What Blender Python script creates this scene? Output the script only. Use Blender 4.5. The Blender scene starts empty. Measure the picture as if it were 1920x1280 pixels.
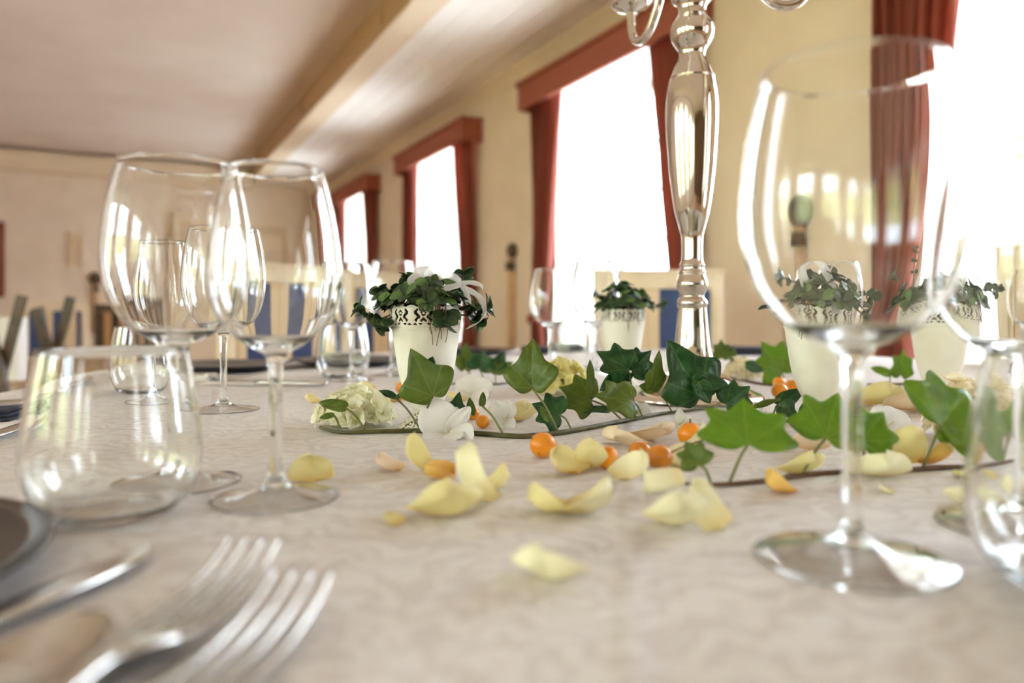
import bpy, bmesh, math, random
from mathutils import Vector, Matrix
random.seed(7)
S = bpy.context.scene
C = S.collection
PI = math.pi
# ------------------------------------------------------------------ camera, world, light, exposure
F = 1400.0          # focal length in pixels of a 1920 px wide frame
HZ = 590.0          # pixel row of the horizon
CAMZ = 0.87         # lens height above the floor
TZ = 0.75           # table top height
CH = CAMZ - TZ
cam_d = bpy.data.cameras.new('camera'); cam = bpy.data.objects.new('camera', cam_d); C.objects.link(cam)
cam.location = (0, 0, CAMZ); cam.rotation_euler = (PI/2, 0, 0)
cam_d.sensor_width = 36; cam_d.lens = 36*F/1920; cam_d.shift_y = -(640-HZ)/1920
cam_d.clip_start = 0.02; cam_d.clip_end = 200
cam_d.dof.use_dof = True; cam_d.dof.focus_distance = 0.78; cam_d.dof.aperture_fstop = 3.1
S.camera = cam
S.view_settings.view_transform = 'Standard'; S.view_settings.look = 'None'
S.view_settings.gamma = 1.0; S.view_settings.exposure = 2.0
S.view_settings.use_curve_mapping = False
SKY = 5.4
w = bpy.data.worlds.new('sky'); S.world = w; w.use_nodes = True
w.node_tree.nodes['Background'].inputs[0].default_value = (0.84, 0.95, 1.10, 1)
w.node_tree.nodes['Background'].inputs[1].default_value = SKY
cy = S.cycles
cy.max_bounces = 20; cy.transmission_bounces = 20; cy.transparent_max_bounces = 12; cy.diffuse_bounces = 5; cy.glossy_bounces = 5
cy.use_adaptive_sampling = True; cy.adaptive_threshold = 0.2; cy.adaptive_min_samples = 16
cy.use_denoising = True; cy.caustics_refractive = True; cy.caustics_reflective = False
cy.sample_clamp_indirect = 12; cy.blur_glossy = 0.6

# room frame: s runs along the window wall into the picture, n runs towards the window wall
DX, DY = -0.460, 0.888
D = 2.57
FAR_S, BACK_S, LEFT_N = 10.8, -6.5, -3.6
CEIL = 2.89
WINC = [-4.27, -1.62, 1.03, 3.675, 6.35, 9.06]     # window centres along s
OPW = 1.30; SILL = 0.62; HEAD = 2.42; WT = 0.62
LWIN = [-5.2, -3.2, -1.2, 0.8, 2.8]
def R(s, n, z): return Vector((s*DX + n*DY, s*DY - n*DX, z))
for c in WINC:                                      # portals: sky light sampled through the window openings
    for (cs, nn, sgn) in ((c, D+WT+0.03, -1),):
        ld = bpy.data.lights.new('window_portal', 'AREA'); ld.shape = 'RECTANGLE'; ld.size = OPW; ld.size_y = HEAD-SILL
        ld.cycles.is_portal = True
        o = bpy.data.objects.new('window_portal', ld); C.objects.link(o)
        o.location = R(cs, nn, (SILL+HEAD)/2)
        zax = -(R(0, sgn, 0)).normalized(); yax = Vector((0, 0, 1)); xax = yax.cross(zax)
        o.rotation_euler = Matrix((xax, yax, zax)).transposed().to_euler()
for c in LWIN:
    ld = bpy.data.lights.new('window_portal', 'AREA'); ld.shape = 'RECTANGLE'; ld.size = OPW; ld.size_y = HEAD-SILL
    ld.cycles.is_portal = True
    o = bpy.data.objects.new('window_portal', ld); C.objects.link(o)
    o.location = R(c, LEFT_N-WT-0.03, (SILL+HEAD)/2)
    zax = -(R(0, 1, 0)).normalized(); yax = Vector((0, 0, 1)); xax = yax.cross(zax)
    o.rotation_euler = Matrix((xax, yax, zax)).transposed().to_euler()

# ------------------------------------------------------------------ helpers
def P(x, y, z=0.0):
    """point at height z above the table seen at photo pixel (x, y)"""
    Y = (CH - z)*F/(y - HZ)
    return Vector(((x-960)/F*Y, Y, TZ + z))
def PD(x, y, Y): return Vector(((x-960)/F*Y, Y, CAMZ - (y-HZ)/F*Y))
def srgb(r, g, b, a=1.0):
    f = lambda v: (v/255/12.92) if v/255 <= 0.04045 else ((v/255+0.055)/1.055)**2.4
    return (f(r), f(g), f(b), a)
def mat(name, col, rough=0.6, metal=0.0, **kw):
    m = bpy.data.materials.new(name); m.use_nodes = True
    b = m.node_tree.nodes['Principled BSDF']
    b.inputs['Base Color'].default_value = col; b.inputs['Roughness'].default_value = rough; b.inputs['Metallic'].default_value = metal
    for k, v in kw.items(): b.inputs[k].default_value = v
    return m
def noise_col(m, c1, c2, scale=20, detail=4, bump=0.0, lo=0.35, hi=0.65, coord='Object', dist=0.01):
    nt = m.node_tree; b = nt.nodes['Principled BSDF']
    tc = nt.nodes.new('ShaderNodeTexCoord'); nz = nt.nodes.new('ShaderNodeTexNoise'); rp = nt.nodes.new('ShaderNodeValToRGB')
    nz.inputs['Scale'].default_value = scale; nz.inputs['Detail'].default_value = detail
    rp.color_ramp.elements[0].position = lo; rp.color_ramp.elements[1].position = hi
    rp.color_ramp.elements[0].color = c1; rp.color_ramp.elements[1].color = c2
    nt.links.new(tc.outputs[coord], nz.inputs['Vector']); nt.links.new(nz.outputs['Fac'], rp.inputs['Fac'])
    nt.links.new(rp.outputs['Color'], b.inputs['Base Color'])
    if bump:
        bp = nt.nodes.new('ShaderNodeBump'); bp.inputs['Strength'].default_value = bump; bp.inputs['Distance'].default_value = dist
        nt.links.new(nz.outputs['Fac'], bp.inputs['Height']); nt.links.new(bp.outputs['Normal'], b.inputs['Normal'])
    return m
def add_translucent(m, col, fac):
    nt = m.node_tree; b = nt.nodes['Principled BSDF']; out = nt.nodes['Material Output']
    t = nt.nodes.new('ShaderNodeBsdfTranslucent'); mx = nt.nodes.new('ShaderNodeMixShader')
    t.inputs['Color'].default_value = col; mx.inputs[0].default_value = fac
    nt.links.new(b.outputs[0], mx.inputs[1]); nt.links.new(t.outputs[0], mx.inputs[2]); nt.links.new(mx.outputs[0], out.inputs['Surface'])
    src = b.inputs['Base Color']
    return m
def mesh(name, verts, faces, smooth=False, fix=False):
    me = bpy.data.meshes.new(name); me.from_pydata([tuple(v) for v in verts], [], faces)
    if fix:
        bm = bmesh.new(); bm.from_mesh(me); bmesh.ops.recalc_face_normals(bm, faces=bm.faces); bm.to_mesh(me); bm.free()
    if smooth: me.polygons.foreach_set('use_smooth', [True]*len(me.polygons))
    me.update(); return me
def ob(name, me, m=None, parent=None, loc=None):
    o = bpy.data.objects.new(name, me); C.objects.link(o)
    if m is not None and me is not None and not me.materials: me.materials.append(m)
    if parent is not None: o.parent = parent
    if loc is not None: o.location = loc
    return o
def tag(o, label, cat, group=None, kind=None):
    o['label'] = label; o['category'] = cat
    if group: o['group'] = group
    if kind: o['kind'] = kind
    return o
def thing(name, loc, label, cat, group=None, rz=0.0):
    o = bpy.data.objects.new(name, None); C.objects.link(o); o.location = loc; o.rotation_euler = (0, 0, rz)
    o.empty_display_size = 0.02
    return tag(o, label, cat, group)
def struct(o): o['kind'] = 'structure'; return o
def copy_tree(o, parent=None):
    c = o.copy(); C.objects.link(c)
    c.parent = parent
    for ch in list(o.children): copy_tree(ch, c)
    return c
BOXF = [(0,1,3,2),(4,6,7,5),(0,4,5,1),(2,3,7,6),(0,2,6,4),(1,5,7,3)]
class MB:
    def __init__(s): s.v = []; s.f = []
    def add(s, v, f):
        k = len(s.v); s.v += [Vector(p) for p in v]; s.f += [tuple(i+k for i in q) for q in f]; return s
    def box(s, a, b, tf=None):
        v = [(x, y, z) for x in (a[0], b[0]) for y in (a[1], b[1]) for z in (a[2], b[2])]
        if tf: v = [tf(*p) for p in v]
        return s.add(v, BOXF)
    def build(s, name, m, parent=None, smooth=False, loc=None, bevel=0):
        o = ob(name, mesh(name, s.v, s.f, smooth, True), m, parent, loc)
        if bevel:
            md = o.modifiers.new('bevel', 'BEVEL'); md.width = bevel; md.segments = 2; md.limit_method = 'ANGLE'
        return o
def rbox(name, a, b, m, parent=None): return MB().box(a, b, R).build(name, m, parent)
def lathe_vf(prof, seg=48, closed_ends=True):
    v, f = [], []; idx = []
    for (r, z) in prof:
        if r < 1e-6: idx.append([len(v)]); v.append((0, 0, z))
        else:
            idx.append(list(range(len(v), len(v)+seg)))
            v += [(r*math.cos(2*PI*i/seg), r*math.sin(2*PI*i/seg), z) for i in range(seg)]
    for a, b in zip(idx, idx[1:]):
        for i in range(seg):
            j = (i+1) % seg
            if len(a) == 1 and len(b) == 1: continue
            if len(a) == 1: f.append((a[0], b[j], b[i]))
            elif len(b) == 1: f.append((a[i], a[j], b[0]))
            else: f.append((a[i], a[j], b[j], b[i]))
    return v, f
def lathe(name, prof, m, parent=None, seg=48, smooth=True, loc=None):
    v, f = lathe_vf(prof, seg); return ob(name, mesh(name, v, f, smooth), m, parent, loc)
def cr(pts, n=6):
    """Catmull-Rom through points of any dimension"""
    out = []; k = len(pts); V_ = [Vector(p) for p in pts]
    for i in range(k-1):
        p0 = V_[max(i-1, 0)]; p1 = V_[i]; p2 = V_[i+1]; p3 = V_[min(i+2, k-1)]
        for j in range(n):
            t = j/n
            out.append(0.5*((2*p1) + (p2-p0)*t + (2*p0-5*p1+4*p2-p3)*t*t + (3*p1-p0-3*p2+p3)*t**3))
    out.append(V_[-1]); return out
def tube_vf(path, rad, seg=8):
    path = [Vector(p) for p in path]; n = len(path)
    rs = rad if isinstance(rad, (list, tuple)) else [rad]*n
    v, f = [], []; up = Vector((0.13, 0.07, 1)).normalized(); N = None
    for i, p in enumerate(path):
        t = (path[min(i+1, n-1)] - path[max(i-1, 0)]).normalized()
        if N is None:
            N = t.cross(up)
            if N.length < 1e-4: N = t.cross(Vector((1, 0, 0)))
            N.normalize()
        else: N = (N - t*N.dot(t)).normalized()
        B = t.cross(N)
        for k in range(seg):
            a = 2*PI*k/seg; v.append(p + (N*math.cos(a) + B*math.sin(a))*rs[i])
    for i in range(n-1):
        for k in range(seg):
            j = (k+1) % seg; f.append((i*seg+k, i*seg+j, (i+1)*seg+j, (i+1)*seg+k))
    f.append(tuple(range(seg))[::-1]); f.append(tuple((n-1)*seg+k for k in range(seg)))
    return v, f
def tube(name, path, rad, m, parent=None, seg=8):
    v, f = tube_vf(path, rad, seg); return ob(name, mesh(name, v, f, True, True), m, parent)
def solid(o, t, off=0.0):
    md = o.modifiers.new('solid', 'SOLIDIFY'); md.thickness = t; md.offset = off; return o

# ------------------------------------------------------------------ materials
M = {}
M['wall'] = noise_col(mat('wall_plaster', (0,0,0,1), 0.85), srgb(232,212,188), srgb(240,222,199), 3, 3)
M['darkback'] = noise_col(mat('dark_back_wall', (0,0,0,1), 0.5), srgb(92,66,44), srgb(120,88,60), 6, 5)  # dark finish added to the unseen back wall to darken the silver's reflections
M['ceil'] = noise_col(mat('ceiling_paint', (0,0,0,1), 0.8), srgb(228,212,196), srgb(234,219,204), 2, 2)
M['boards'] = mat('ceiling_board_paint', srgb(250,243,234), 0.7)
M['cornice'] = mat('cornice_paint', srgb(236,216,186), 0.6)
M['beam'] = mat('beam_paint', srgb(232,210,178), 0.6)
M['beamshade'] = mat('beam_paint_shaded', srgb(196,160,118), 0.6)  # browner copy of the beam paint, shade on the room-side face coloured in
M['reveal'] = mat('reveal_white', srgb(246,240,230), 0.7)
M['winframe'] = mat('window_frame_white', srgb(238,234,226), 0.45)
M['floor'] = noise_col(mat('floor_wood', (0,0,0,1), 0.4), srgb(150,112,78), srgb(182,142,102), 6, 5)
M['door'] = mat('door_paint', srgb(222,196,160), 0.5)
M['brass'] = mat('dark_metal', srgb(70,56,44), 0.35, 1.0)
M['valance'] = noise_col(mat('valance_terracotta', (0,0,0,1), 0.8), srgb(150,78,58), srgb(164,90,68), 60, 3)
# curtain
m = mat('curtain_rust', srgb(148,78,62), 0.85); add_translucent(m, srgb(204,122,108), 0.30); M['curtain'] = m
# window pane: mostly clear sheet with a weak mirror
m = bpy.data.materials.new('pane_glass'); m.use_nodes = True; nt = m.node_tree; nt.nodes.clear()
out = nt.nodes.new('ShaderNodeOutputMaterial'); tr = nt.nodes.new('ShaderNodeBsdfTransparent'); gl = nt.nodes.new('ShaderNodeBsdfGlossy'); mx = nt.nodes.new('ShaderNodeMixShader'); fr = nt.nodes.new('ShaderNodeLayerWeight')
tr.inputs[0].default_value = (0.97, 0.98, 0.97, 1); gl.inputs['Roughness'].default_value = 0.02; fr.inputs[0].default_value = 0.12
nt.links.new(fr.outputs['Facing'], mx.inputs[0]); nt.links.new(tr.outputs[0], mx.inputs[1]); nt.links.new(gl.outputs[0], mx.inputs[2]); nt.links.new(mx.outputs[0], out.inputs[0]); M['pane'] = m
# drinking glass
m = bpy.data.materials.new('clear_crystal'); m.use_nodes = True; nt = m.node_tree; nt.nodes.clear()
out = nt.nodes.new('ShaderNodeOutputMaterial'); gl = nt.nodes.new('ShaderNodeBsdfGlass')
gl.inputs['IOR'].default_value = 1.46; gl.inputs['Roughness'].default_value = 0.0; gl.inputs['Color'].default_value = (0.995, 0.998, 0.995, 1)
nt.links.new(gl.outputs[0], out.inputs[0]); M['glass'] = m
M['print'] = mat('white_print', srgb(235,232,226), 0.5)
M['silver'] = mat('polished_silver', (0.66, 0.605, 0.54, 1), 0.08, 1.0)
M['steel'] = mat('cutlery_steel', (0.58, 0.555, 0.525, 1), 0.14, 1.0)
M['navy'] = noise_col(mat('navy_cloth', (0,0,0,1), 0.85), srgb(30,32,44), srgb(44,48,64), 90, 4, 0.2)
M['whitecloth'] = noise_col(mat('white_linen', (0,0,0,1), 0.85), srgb(232,226,220), srgb(242,238,232), 90, 4, 0.2)
M['plate'] = mat('dark_plate_glaze', srgb(28,27,30), 0.25)
M['whiteplate'] = mat('white_porcelain', srgb(240,236,230), 0.2)
M['chairwood'] = noise_col(mat('chair_cream_paint', (0,0,0,1), 0.5), srgb(226,206,172), srgb(236,218,188), 14, 3)
M['darkwood'] = noise_col(mat('dark_wood', (0,0,0,1), 0.5), srgb(66,50,30), srgb(96,74,46), 18, 4)
M['palewood'] = noise_col(mat('pale_wood', (0,0,0,1), 0.5), srgb(196,160,118), srgb(212,178,136), 14, 4)
M['brownwood'] = noise_col(mat('brown_wood', (0,0,0,1), 0.5), srgb(140,104,66), srgb(170,130,86), 14, 4)
def striped(name, cols, period, axis='X'):
    m = mat(name, (0,0,0,1), 0.85); nt = m.node_tree; b = nt.nodes['Principled BSDF']
    tc = nt.nodes.new('ShaderNodeTexCoord'); sp = nt.nodes.new('ShaderNodeSeparateXYZ'); dv = nt.nodes.new('ShaderNodeMath'); fr = nt.nodes.new('ShaderNodeMath'); rp = nt.nodes.new('ShaderNodeValToRGB')
    dv.operation = 'DIVIDE'; dv.inputs[1].default_value = period; fr.operation = 'FRACT'; rp.color_ramp.interpolation = 'CONSTANT'
    nt.links.new(tc.outputs['Object'], sp.inputs[0]); nt.links.new(sp.outputs[axis], dv.inputs[0]); nt.links.new(dv.outputs[0], fr.inputs[0]); nt.links.new(fr.outputs[0], rp.inputs[0])
    el = rp.color_ramp.elements
    el[0].position = 0; el[0].color = cols[0][1]; el[1].position = cols[1][0]; el[1].color = cols[1][1]
    for p_, c_ in cols[2:]:
        e = el.new(p_); e.color = c_
    nt.links.new(rp.outputs[0], b.inputs['Base Color']); return m
M['bluestripe'] = striped('blue_cream_stripe', [(0, srgb(60,74,112)), (0.5, srgb(222,196,158)), (0.72, srgb(206,178,140)), (0.76, srgb(222,196,158))], 0.165)
M['brownstripe'] = striped('black_tan_stripe', [(0, srgb(44,34,26)), (0.5, srgb(180,132,84))], 0.12)
# tablecloth: white damask, tone-on-tone scrolls and pressed fold lines
m = mat('damask_cloth', srgb(232,226,222), 0.75); nt = m.node_tree; b = nt.nodes['Principled BSDF']
tc = nt.nodes.new('ShaderNodeTexCoord'); n1 = nt.nodes.new('ShaderNodeTexNoise'); n1.inputs['Scale'].default_value = 18; n1.inputs['Detail'].default_value = 2
mixv = nt.nodes.new('ShaderNodeMix'); mixv.data_type = 'VECTOR'; mixv.inputs['Factor'].default_value = 0.06
wv = nt.nodes.new('ShaderNodeTexWave'); wv.wave_type = 'RINGS'; wv.inputs['Scale'].default_value = 34; wv.inputs['Distortion'].default_value = 9; wv.inputs['Detail'].default_value = 2
vo = nt.nodes.new('ShaderNodeTexVoronoi'); vo.inputs['Scale'].default_value = 70
nt.links.new(tc.outputs['Object'], n1.inputs['Vector']); nt.links.new(tc.outputs['Object'], mixv.inputs[4]); nt.links.new(n1.outputs['Color'], mixv.inputs[5])
nt.links.new(mixv.outputs[1], wv.inputs['Vector']); nt.links.new(mixv.outputs[1], vo.inputs['Vector'])
ad = nt.nodes.new('ShaderNodeMath'); ad.operation = 'MULTIPLY'; nt.links.new(wv.outputs['Fac'], ad.inputs[0]); nt.links.new(vo.outputs['Distance'], ad.inputs[1])
rp = nt.nodes.new('ShaderNodeValToRGB'); rp.color_ramp.elements[0].position = 0.12; rp.color_ramp.elements[1].position = 0.3
rp.color_ramp.elements[0].color = srgb(207,199,194); rp.color_ramp.elements[1].color = srgb(221,215,211)
nt.links.new(ad.outputs[0], rp.inputs[0]); nt.links.new(rp.outputs[0], b.inputs['Base Color'])
r2 = nt.nodes.new('ShaderNodeMapRange'); r2.inputs['To Min'].default_value = 0.8; r2.inputs['To Max'].default_value = 0.5; nt.links.new(rp.outputs['Alpha'], r2.inputs['Value'])
sp = nt.nodes.new('ShaderNodeSeparateXYZ'); nt.links.new(tc.outputs['Object'], sp.inputs[0])
def crease(axis, slope, c0, wdt):
    other = 'Y' if axis == 'X' else 'X'
    a = nt.nodes.new('ShaderNodeMath'); a.operation = 'MULTIPLY_ADD'; a.inputs[1].default_value = -slope; nt.links.new(sp.outputs[other], a.inputs[0]); nt.links.new(sp.outputs[axis], a.inputs[2])
    s_ = nt.nodes.new('ShaderNodeMath'); s_.operation = 'SUBTRACT'; s_.inputs[1].default_value = c0; nt.links.new(a.outputs[0], s_.inputs[0])
    ab = nt.nodes.new('ShaderNodeMath'); ab.operation = 'ABSOLUTE'; nt.links.new(s_.outputs[0], ab.inputs[0])
    mr = nt.nodes.new('ShaderNodeMapRange'); mr.interpolation_type = 'SMOOTHSTEP'; mr.inputs['From Min'].default_value = 0; mr.inputs['From Max'].default_value = wdt; mr.inputs['To Min'].default_value = 1; mr.inputs['To Max'].default_value = 0
    nt.links.new(ab.outputs[0], mr.inputs['Value']); return mr.outputs[0]
hs = [crease('Y', -0.11, 0.387, 0.006), crease('X', 0.16, 0.0, 0.010), crease('Y', 0.10, 0.80, 0.008), crease('X', 0.16, 0.62, 0.010), crease('X', 0.1, -0.48, 0.008), crease('Y', 0.06, 1.30, 0.01)]
acc = hs[0]
for h in hs[1:]:
    q = nt.nodes.new('ShaderNodeMath'); q.operation = 'ADD'; nt.links.new(acc, q.inputs[0]); nt.links.new(h, q.inputs[1]); acc = q.outputs[0]
fw = nt.nodes.new('ShaderNodeTexNoise'); fw.inputs['Scale'].default_value = 7; fw.inputs['Detail'].default_value = 3; nt.links.new(tc.outputs['Object'], fw.inputs['Vector'])
q1 = nt.nodes.new('ShaderNodeMath'); q1.operation = 'MULTIPLY_ADD'; q1.inputs[1].default_value = 1.6; nt.links.new(fw.outputs['Fac'], q1.inputs[0]); nt.links.new(acc, q1.inputs[2])
q2 = nt.nodes.new('ShaderNodeMath'); q2.operation = 'MULTIPLY_ADD'; q2.inputs[1].default_value = 0.10; nt.links.new(ad.outputs[0], q2.inputs[0]); nt.links.new(q1.outputs[0], q2.inputs[2])
bp = nt.nodes.new('ShaderNodeBump'); bp.inputs['Strength'].default_value = 0.7; bp.inputs['Distance'].default_value = 0.0035
nt.links.new(q2.outputs[0], bp.inputs['Height']); nt.links.new(bp.outputs['Normal'], b.inputs['Normal']); M['cloth'] = m
# plants
def leafmat(name, dark, light, vein, rough=0.38, trans=0.25, tcol=None):
    m = mat(name, dark, rough); nt = m.node_tree; b = nt.nodes['Principled BSDF']
    tc = nt.nodes.new('ShaderNodeTexCoord'); nz = nt.nodes.new('ShaderNodeTexNoise'); nz.inputs['Scale'].default_value = 3.5; nz.inputs['Detail'].default_value = 5
    rp = nt.nodes.new('ShaderNodeValToRGB'); rp.color_ramp.elements[0].color = dark; rp.color_ramp.elements[1].color = light; rp.color_ramp.elements[0].position = .35; rp.color_ramp.elements[1].position = .7
    sp = nt.nodes.new('ShaderNodeSeparateXYZ'); at = nt.nodes.new('ShaderNodeMath'); at.operation = 'ARCTAN2'
    nt.links.new(tc.outputs['Object'], nz.inputs['Vector']); nt.links.new(nz.outputs['Fac'], rp.inputs[0]); nt.links.new(tc.outputs['Object'], sp.inputs[0])
    nt.links.new(sp.outputs['X'], at.inputs[0]); nt.links.new(sp.outputs['Y'], at.inputs[1])
    sc = nt.nodes.new('ShaderNodeMath'); sc.operation = 'MULTIPLY'; sc.inputs[1].default_value = 1/0.75; nt.links.new(at.outputs[0], sc.inputs[0])
    rd = nt.nodes.new('ShaderNodeMath'); rd.operation = 'ROUND'; nt.links.new(sc.outputs[0], rd.inputs[0])
    df = nt.nodes.new('ShaderNodeMath'); df.operation = 'SUBTRACT'; nt.links.new(sc.outputs[0], df.inputs[0]); nt.links.new(rd.outputs[0], df.inputs[1])
    ab = nt.nodes.new('ShaderNodeMath'); ab.operation = 'ABSOLUTE'; nt.links.new(df.outputs[0], ab.inputs[0])
    ln = nt.nodes.new('ShaderNodeVectorMath'); ln.operation = 'LENGTH'; nt.links.new(tc.outputs['Object'], ln.inputs[0])
    ds = nt.nodes.new('ShaderNodeMath'); ds.operation = 'MULTIPLY'; nt.links.new(ab.outputs[0], ds.inputs[0]); nt.links.new(ln.outputs['Value'], ds.inputs[1])
    mr = nt.nodes.new('ShaderNodeMapRange'); mr.inputs['From Min'].default_value = 0.008; mr.inputs['From Max'].default_value = 0.028; mr.inputs['To Min'].default_value = 0.55; mr.inputs['To Max'].default_value = 0
    nt.links.new(ds.outputs[0], mr.inputs['Value'])
    mix = nt.nodes.new('ShaderNodeMix'); mix.data_type = 'RGBA'; mix.inputs[7].default_value = vein
    nt.links.new(mr.outputs[0], mix.inputs['Factor']); nt.links.new(rp.outputs[0], mix.inputs[6]); nt.links.new(mix.outputs[2], b.inputs['Base Color'])
    bp = nt.nodes.new('ShaderNodeBump'); bp.inputs['Strength'].default_value = 0.25; bp.inputs['Distance'].default_value = 0.02; nt.links.new(nz.outputs['Fac'], bp.inputs['Height']); nt.links.new(bp.outputs[0], b.inputs['Normal'])
    add_translucent(m, tcol or light, trans); return m
M['ivy_d'] = leafmat('ivy_dark', srgb(18,58,20), srgb(38,90,30), srgb(70,120,60), 0.3, 0.12, srgb(60,130,20))
M['ivy_m'] = leafmat('ivy_mid', srgb(80,100,28), srgb(112,130,42), srgb(140,154,74), 0.36, 0.28, srgb(120,170,30))
M['ivy_l'] = leafmat('ivy_light', srgb(94,128,24), srgb(128,158,38), srgb(158,180,78), 0.4, 0.4, srgb(150,200,30))
M['stem'] = noise_col(mat('vine_stem', (0,0,0,1), 0.55), srgb(66,62,30), srgb(98,92,44), 60, 4, 0.3)
M['redstem'] = noise_col(mat('vine_stem_reddish', (0,0,0,1), 0.55), srgb(84,52,32), srgb(112,80,46), 60, 4, 0.3)
M['petiole'] = mat('petiole_green', srgb(112,116,54), 0.5)
M['succ'] = noise_col(mat('succulent_leaf', (0,0,0,1), 0.35), srgb(34,56,30), srgb(74,104,52), 1.2, 3)
add_translucent(M['succ'], srgb(70,110,40), 0.1)
M['succ_l'] = noise_col(mat('succulent_leaf_fresh', (0,0,0,1), 0.35), srgb(64,98,42), srgb(104,138,66), 1.2, 3)
M['soil'] = noise_col(mat('soil_root', (0,0,0,1), 0.95), srgb(44,28,16), srgb(110,76,44), 220, 5, 0.6, dist=0.004)
M['root'] = mat('dry_root', srgb(132,98,62), 0.9)
M['vase'] = noise_col(mat('vase_cream_enamel', (0,0,0,1), 0.55), srgb(243,239,221), srgb(249,246,231), 40, 4, 0.05)
m = mat('vase_foot_enamel', srgb(232,226,204), 0.55); nt = m.node_tree; b = nt.nodes['Principled BSDF']
tc = nt.nodes.new('ShaderNodeTexCoord'); nz = nt.nodes.new('ShaderNodeTexNoise'); nz.inputs['Scale'].default_value = 210; nz.inputs['Distortion'].default_value = 2.0; rp = nt.nodes.new('ShaderNodeValToRGB'); rp.color_ramp.interpolation = 'CONSTANT'
rp.color_ramp.elements[0].color = srgb(232,226,204); rp.color_ramp.elements[1].color = srgb(72,46,32); rp.color_ramp.elements[1].position = 0.56
nt.links.new(tc.outputs['Object'], nz.inputs['Vector']); nt.links.new(nz.outputs['Fac'], rp.inputs[0]); nt.links.new(rp.outputs[0], b.inputs['Base Color']); M['vasefoot'] = m
# sheer ribbon
m = bpy.data.materials.new('sheer_ribbon'); m.use_nodes = True; nt = m.node_tree; b = nt.nodes['Principled BSDF']; out = nt.nodes['Material Output']
b.inputs['Base Color'].default_value = srgb(246,244,240); b.inputs['Roughness'].default_value = 0.45
tr = nt.nodes.new('ShaderNodeBsdfTransparent'); mx = nt.nodes.new('ShaderNodeMixShader'); tl = nt.nodes.new('ShaderNodeBsdfTranslucent'); m2 = nt.nodes.new('ShaderNodeMixShader'); tl.inputs[0].default_value = srgb(250,248,244)
m2.inputs[0].default_value = 0.4; nt.links.new(b.outputs[0], m2.inputs[1]); nt.links.new(tl.outputs[0], m2.inputs[2])
mx.inputs[0].default_value = 0.62; nt.links.new(tr.outputs[0], mx.inputs[1]); nt.links.new(m2.outputs[0], mx.inputs[2]); nt.links.new(mx.outputs[0], out.inputs[0]); M['ribbon'] = m
# petals: colour runs from a deeper claw to a pale lip along local Y
def petalmat(name, basec, lipc, trans=0.35, rough=0.55):
    m = mat(name, lipc, rough); nt = m.node_tree; b = nt.nodes['Principled BSDF']
    at = nt.nodes.new('ShaderNodeAttribute'); at.attribute_name = 'along'
    nz = nt.nodes.new('ShaderNodeTexNoise'); nz.inputs['Scale'].default_value = 130; tc = nt.nodes.new('ShaderNodeTexCoord'); nt.links.new(tc.outputs['Object'], nz.inputs['Vector'])
    q = nt.nodes.new('ShaderNodeMath'); q.operation = 'MULTIPLY_ADD'; q.inputs[1].default_value = 0.25; nt.links.new(nz.outputs['Fac'], q.inputs[0]); nt.links.new(at.outputs['Fac'], q.inputs[2])
    rp = nt.nodes.new('ShaderNodeValToRGB'); rp.color_ramp.elements[0].color = basec; rp.color_ramp.elements[1].color = lipc; rp.color_ramp.elements[0].position = 0.1; rp.color_ramp.elements[1].position = 0.7
    nt.links.new(q.outputs[0], rp.inputs[0]); nt.links.new(rp.outputs[0], b.inputs['Base Color'])
    out = nt.nodes['Material Output']; t = nt.nodes.new('ShaderNodeBsdfTranslucent'); mx = nt.nodes.new('ShaderNodeMixShader'); mx.inputs[0].default_value = trans
    nt.links.new(rp.outputs[0], t.inputs[0]); nt.links.new(b.outputs[0], mx.inputs[1]); nt.links.new(t.outputs[0], mx.inputs[2]); nt.links.new(mx.outputs[0], out.inputs['Surface']); return m
M['pet_y'] = petalmat('petal_yellow', srgb(240,212,122), srgb(250,241,188))
M['pet_p'] = petalmat('petal_pale', srgb(246,230,166), srgb(253,248,218))
M['pet_o'] = petalmat('petal_orange', srgb(232,172,74), srgb(247,214,126))
M['pet_h'] = petalmat('petal_peach', srgb(242,208,150), srgb(250,234,208))
M['pet_w'] = petalmat('petal_white', srgb(236,232,222), srgb(250,248,244), 0.3)
M['hyd_g'] = petalmat('hydrangea_cream_green', srgb(232,232,168), srgb(253,250,228), 0.4)
M['hyd_y'] = petalmat('hydrangea_yellow', srgb(228,216,118), srgb(246,238,178), 0.4)
M['hyd_c'] = petalmat('hydrangea_cream', srgb(242,224,166), srgb(253,246,220), 0.4)
M['flcentre'] = mat('flower_centre', srgb(206,196,130), 0.7)
M['berry'] = noise_col(mat('berry_orange', (0,0,0,1), 0.3), srgb(232,138,18), srgb(244,160,34), 60, 4)
M['berry_d'] = noise_col(mat('berry_amber', (0,0,0,1), 0.3), srgb(196,116,22), srgb(222,140,36), 60, 4)
M['berryspot'] = mat('berry_spot', srgb(52,26,12), 0.8)
M['hedge'] = noise_col(mat('hedge_leaves', (0,0,0,1), 0.8), srgb(176,186,110), srgb(234,234,190), 5, 6)  # leaf colour lightened so the hedge bounces more daylight indoors
M['grass'] = noise_col(mat('lawn', (0,0,0,1), 0.9), srgb(140,160,70), srgb(180,190,100), 4, 6)

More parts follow.
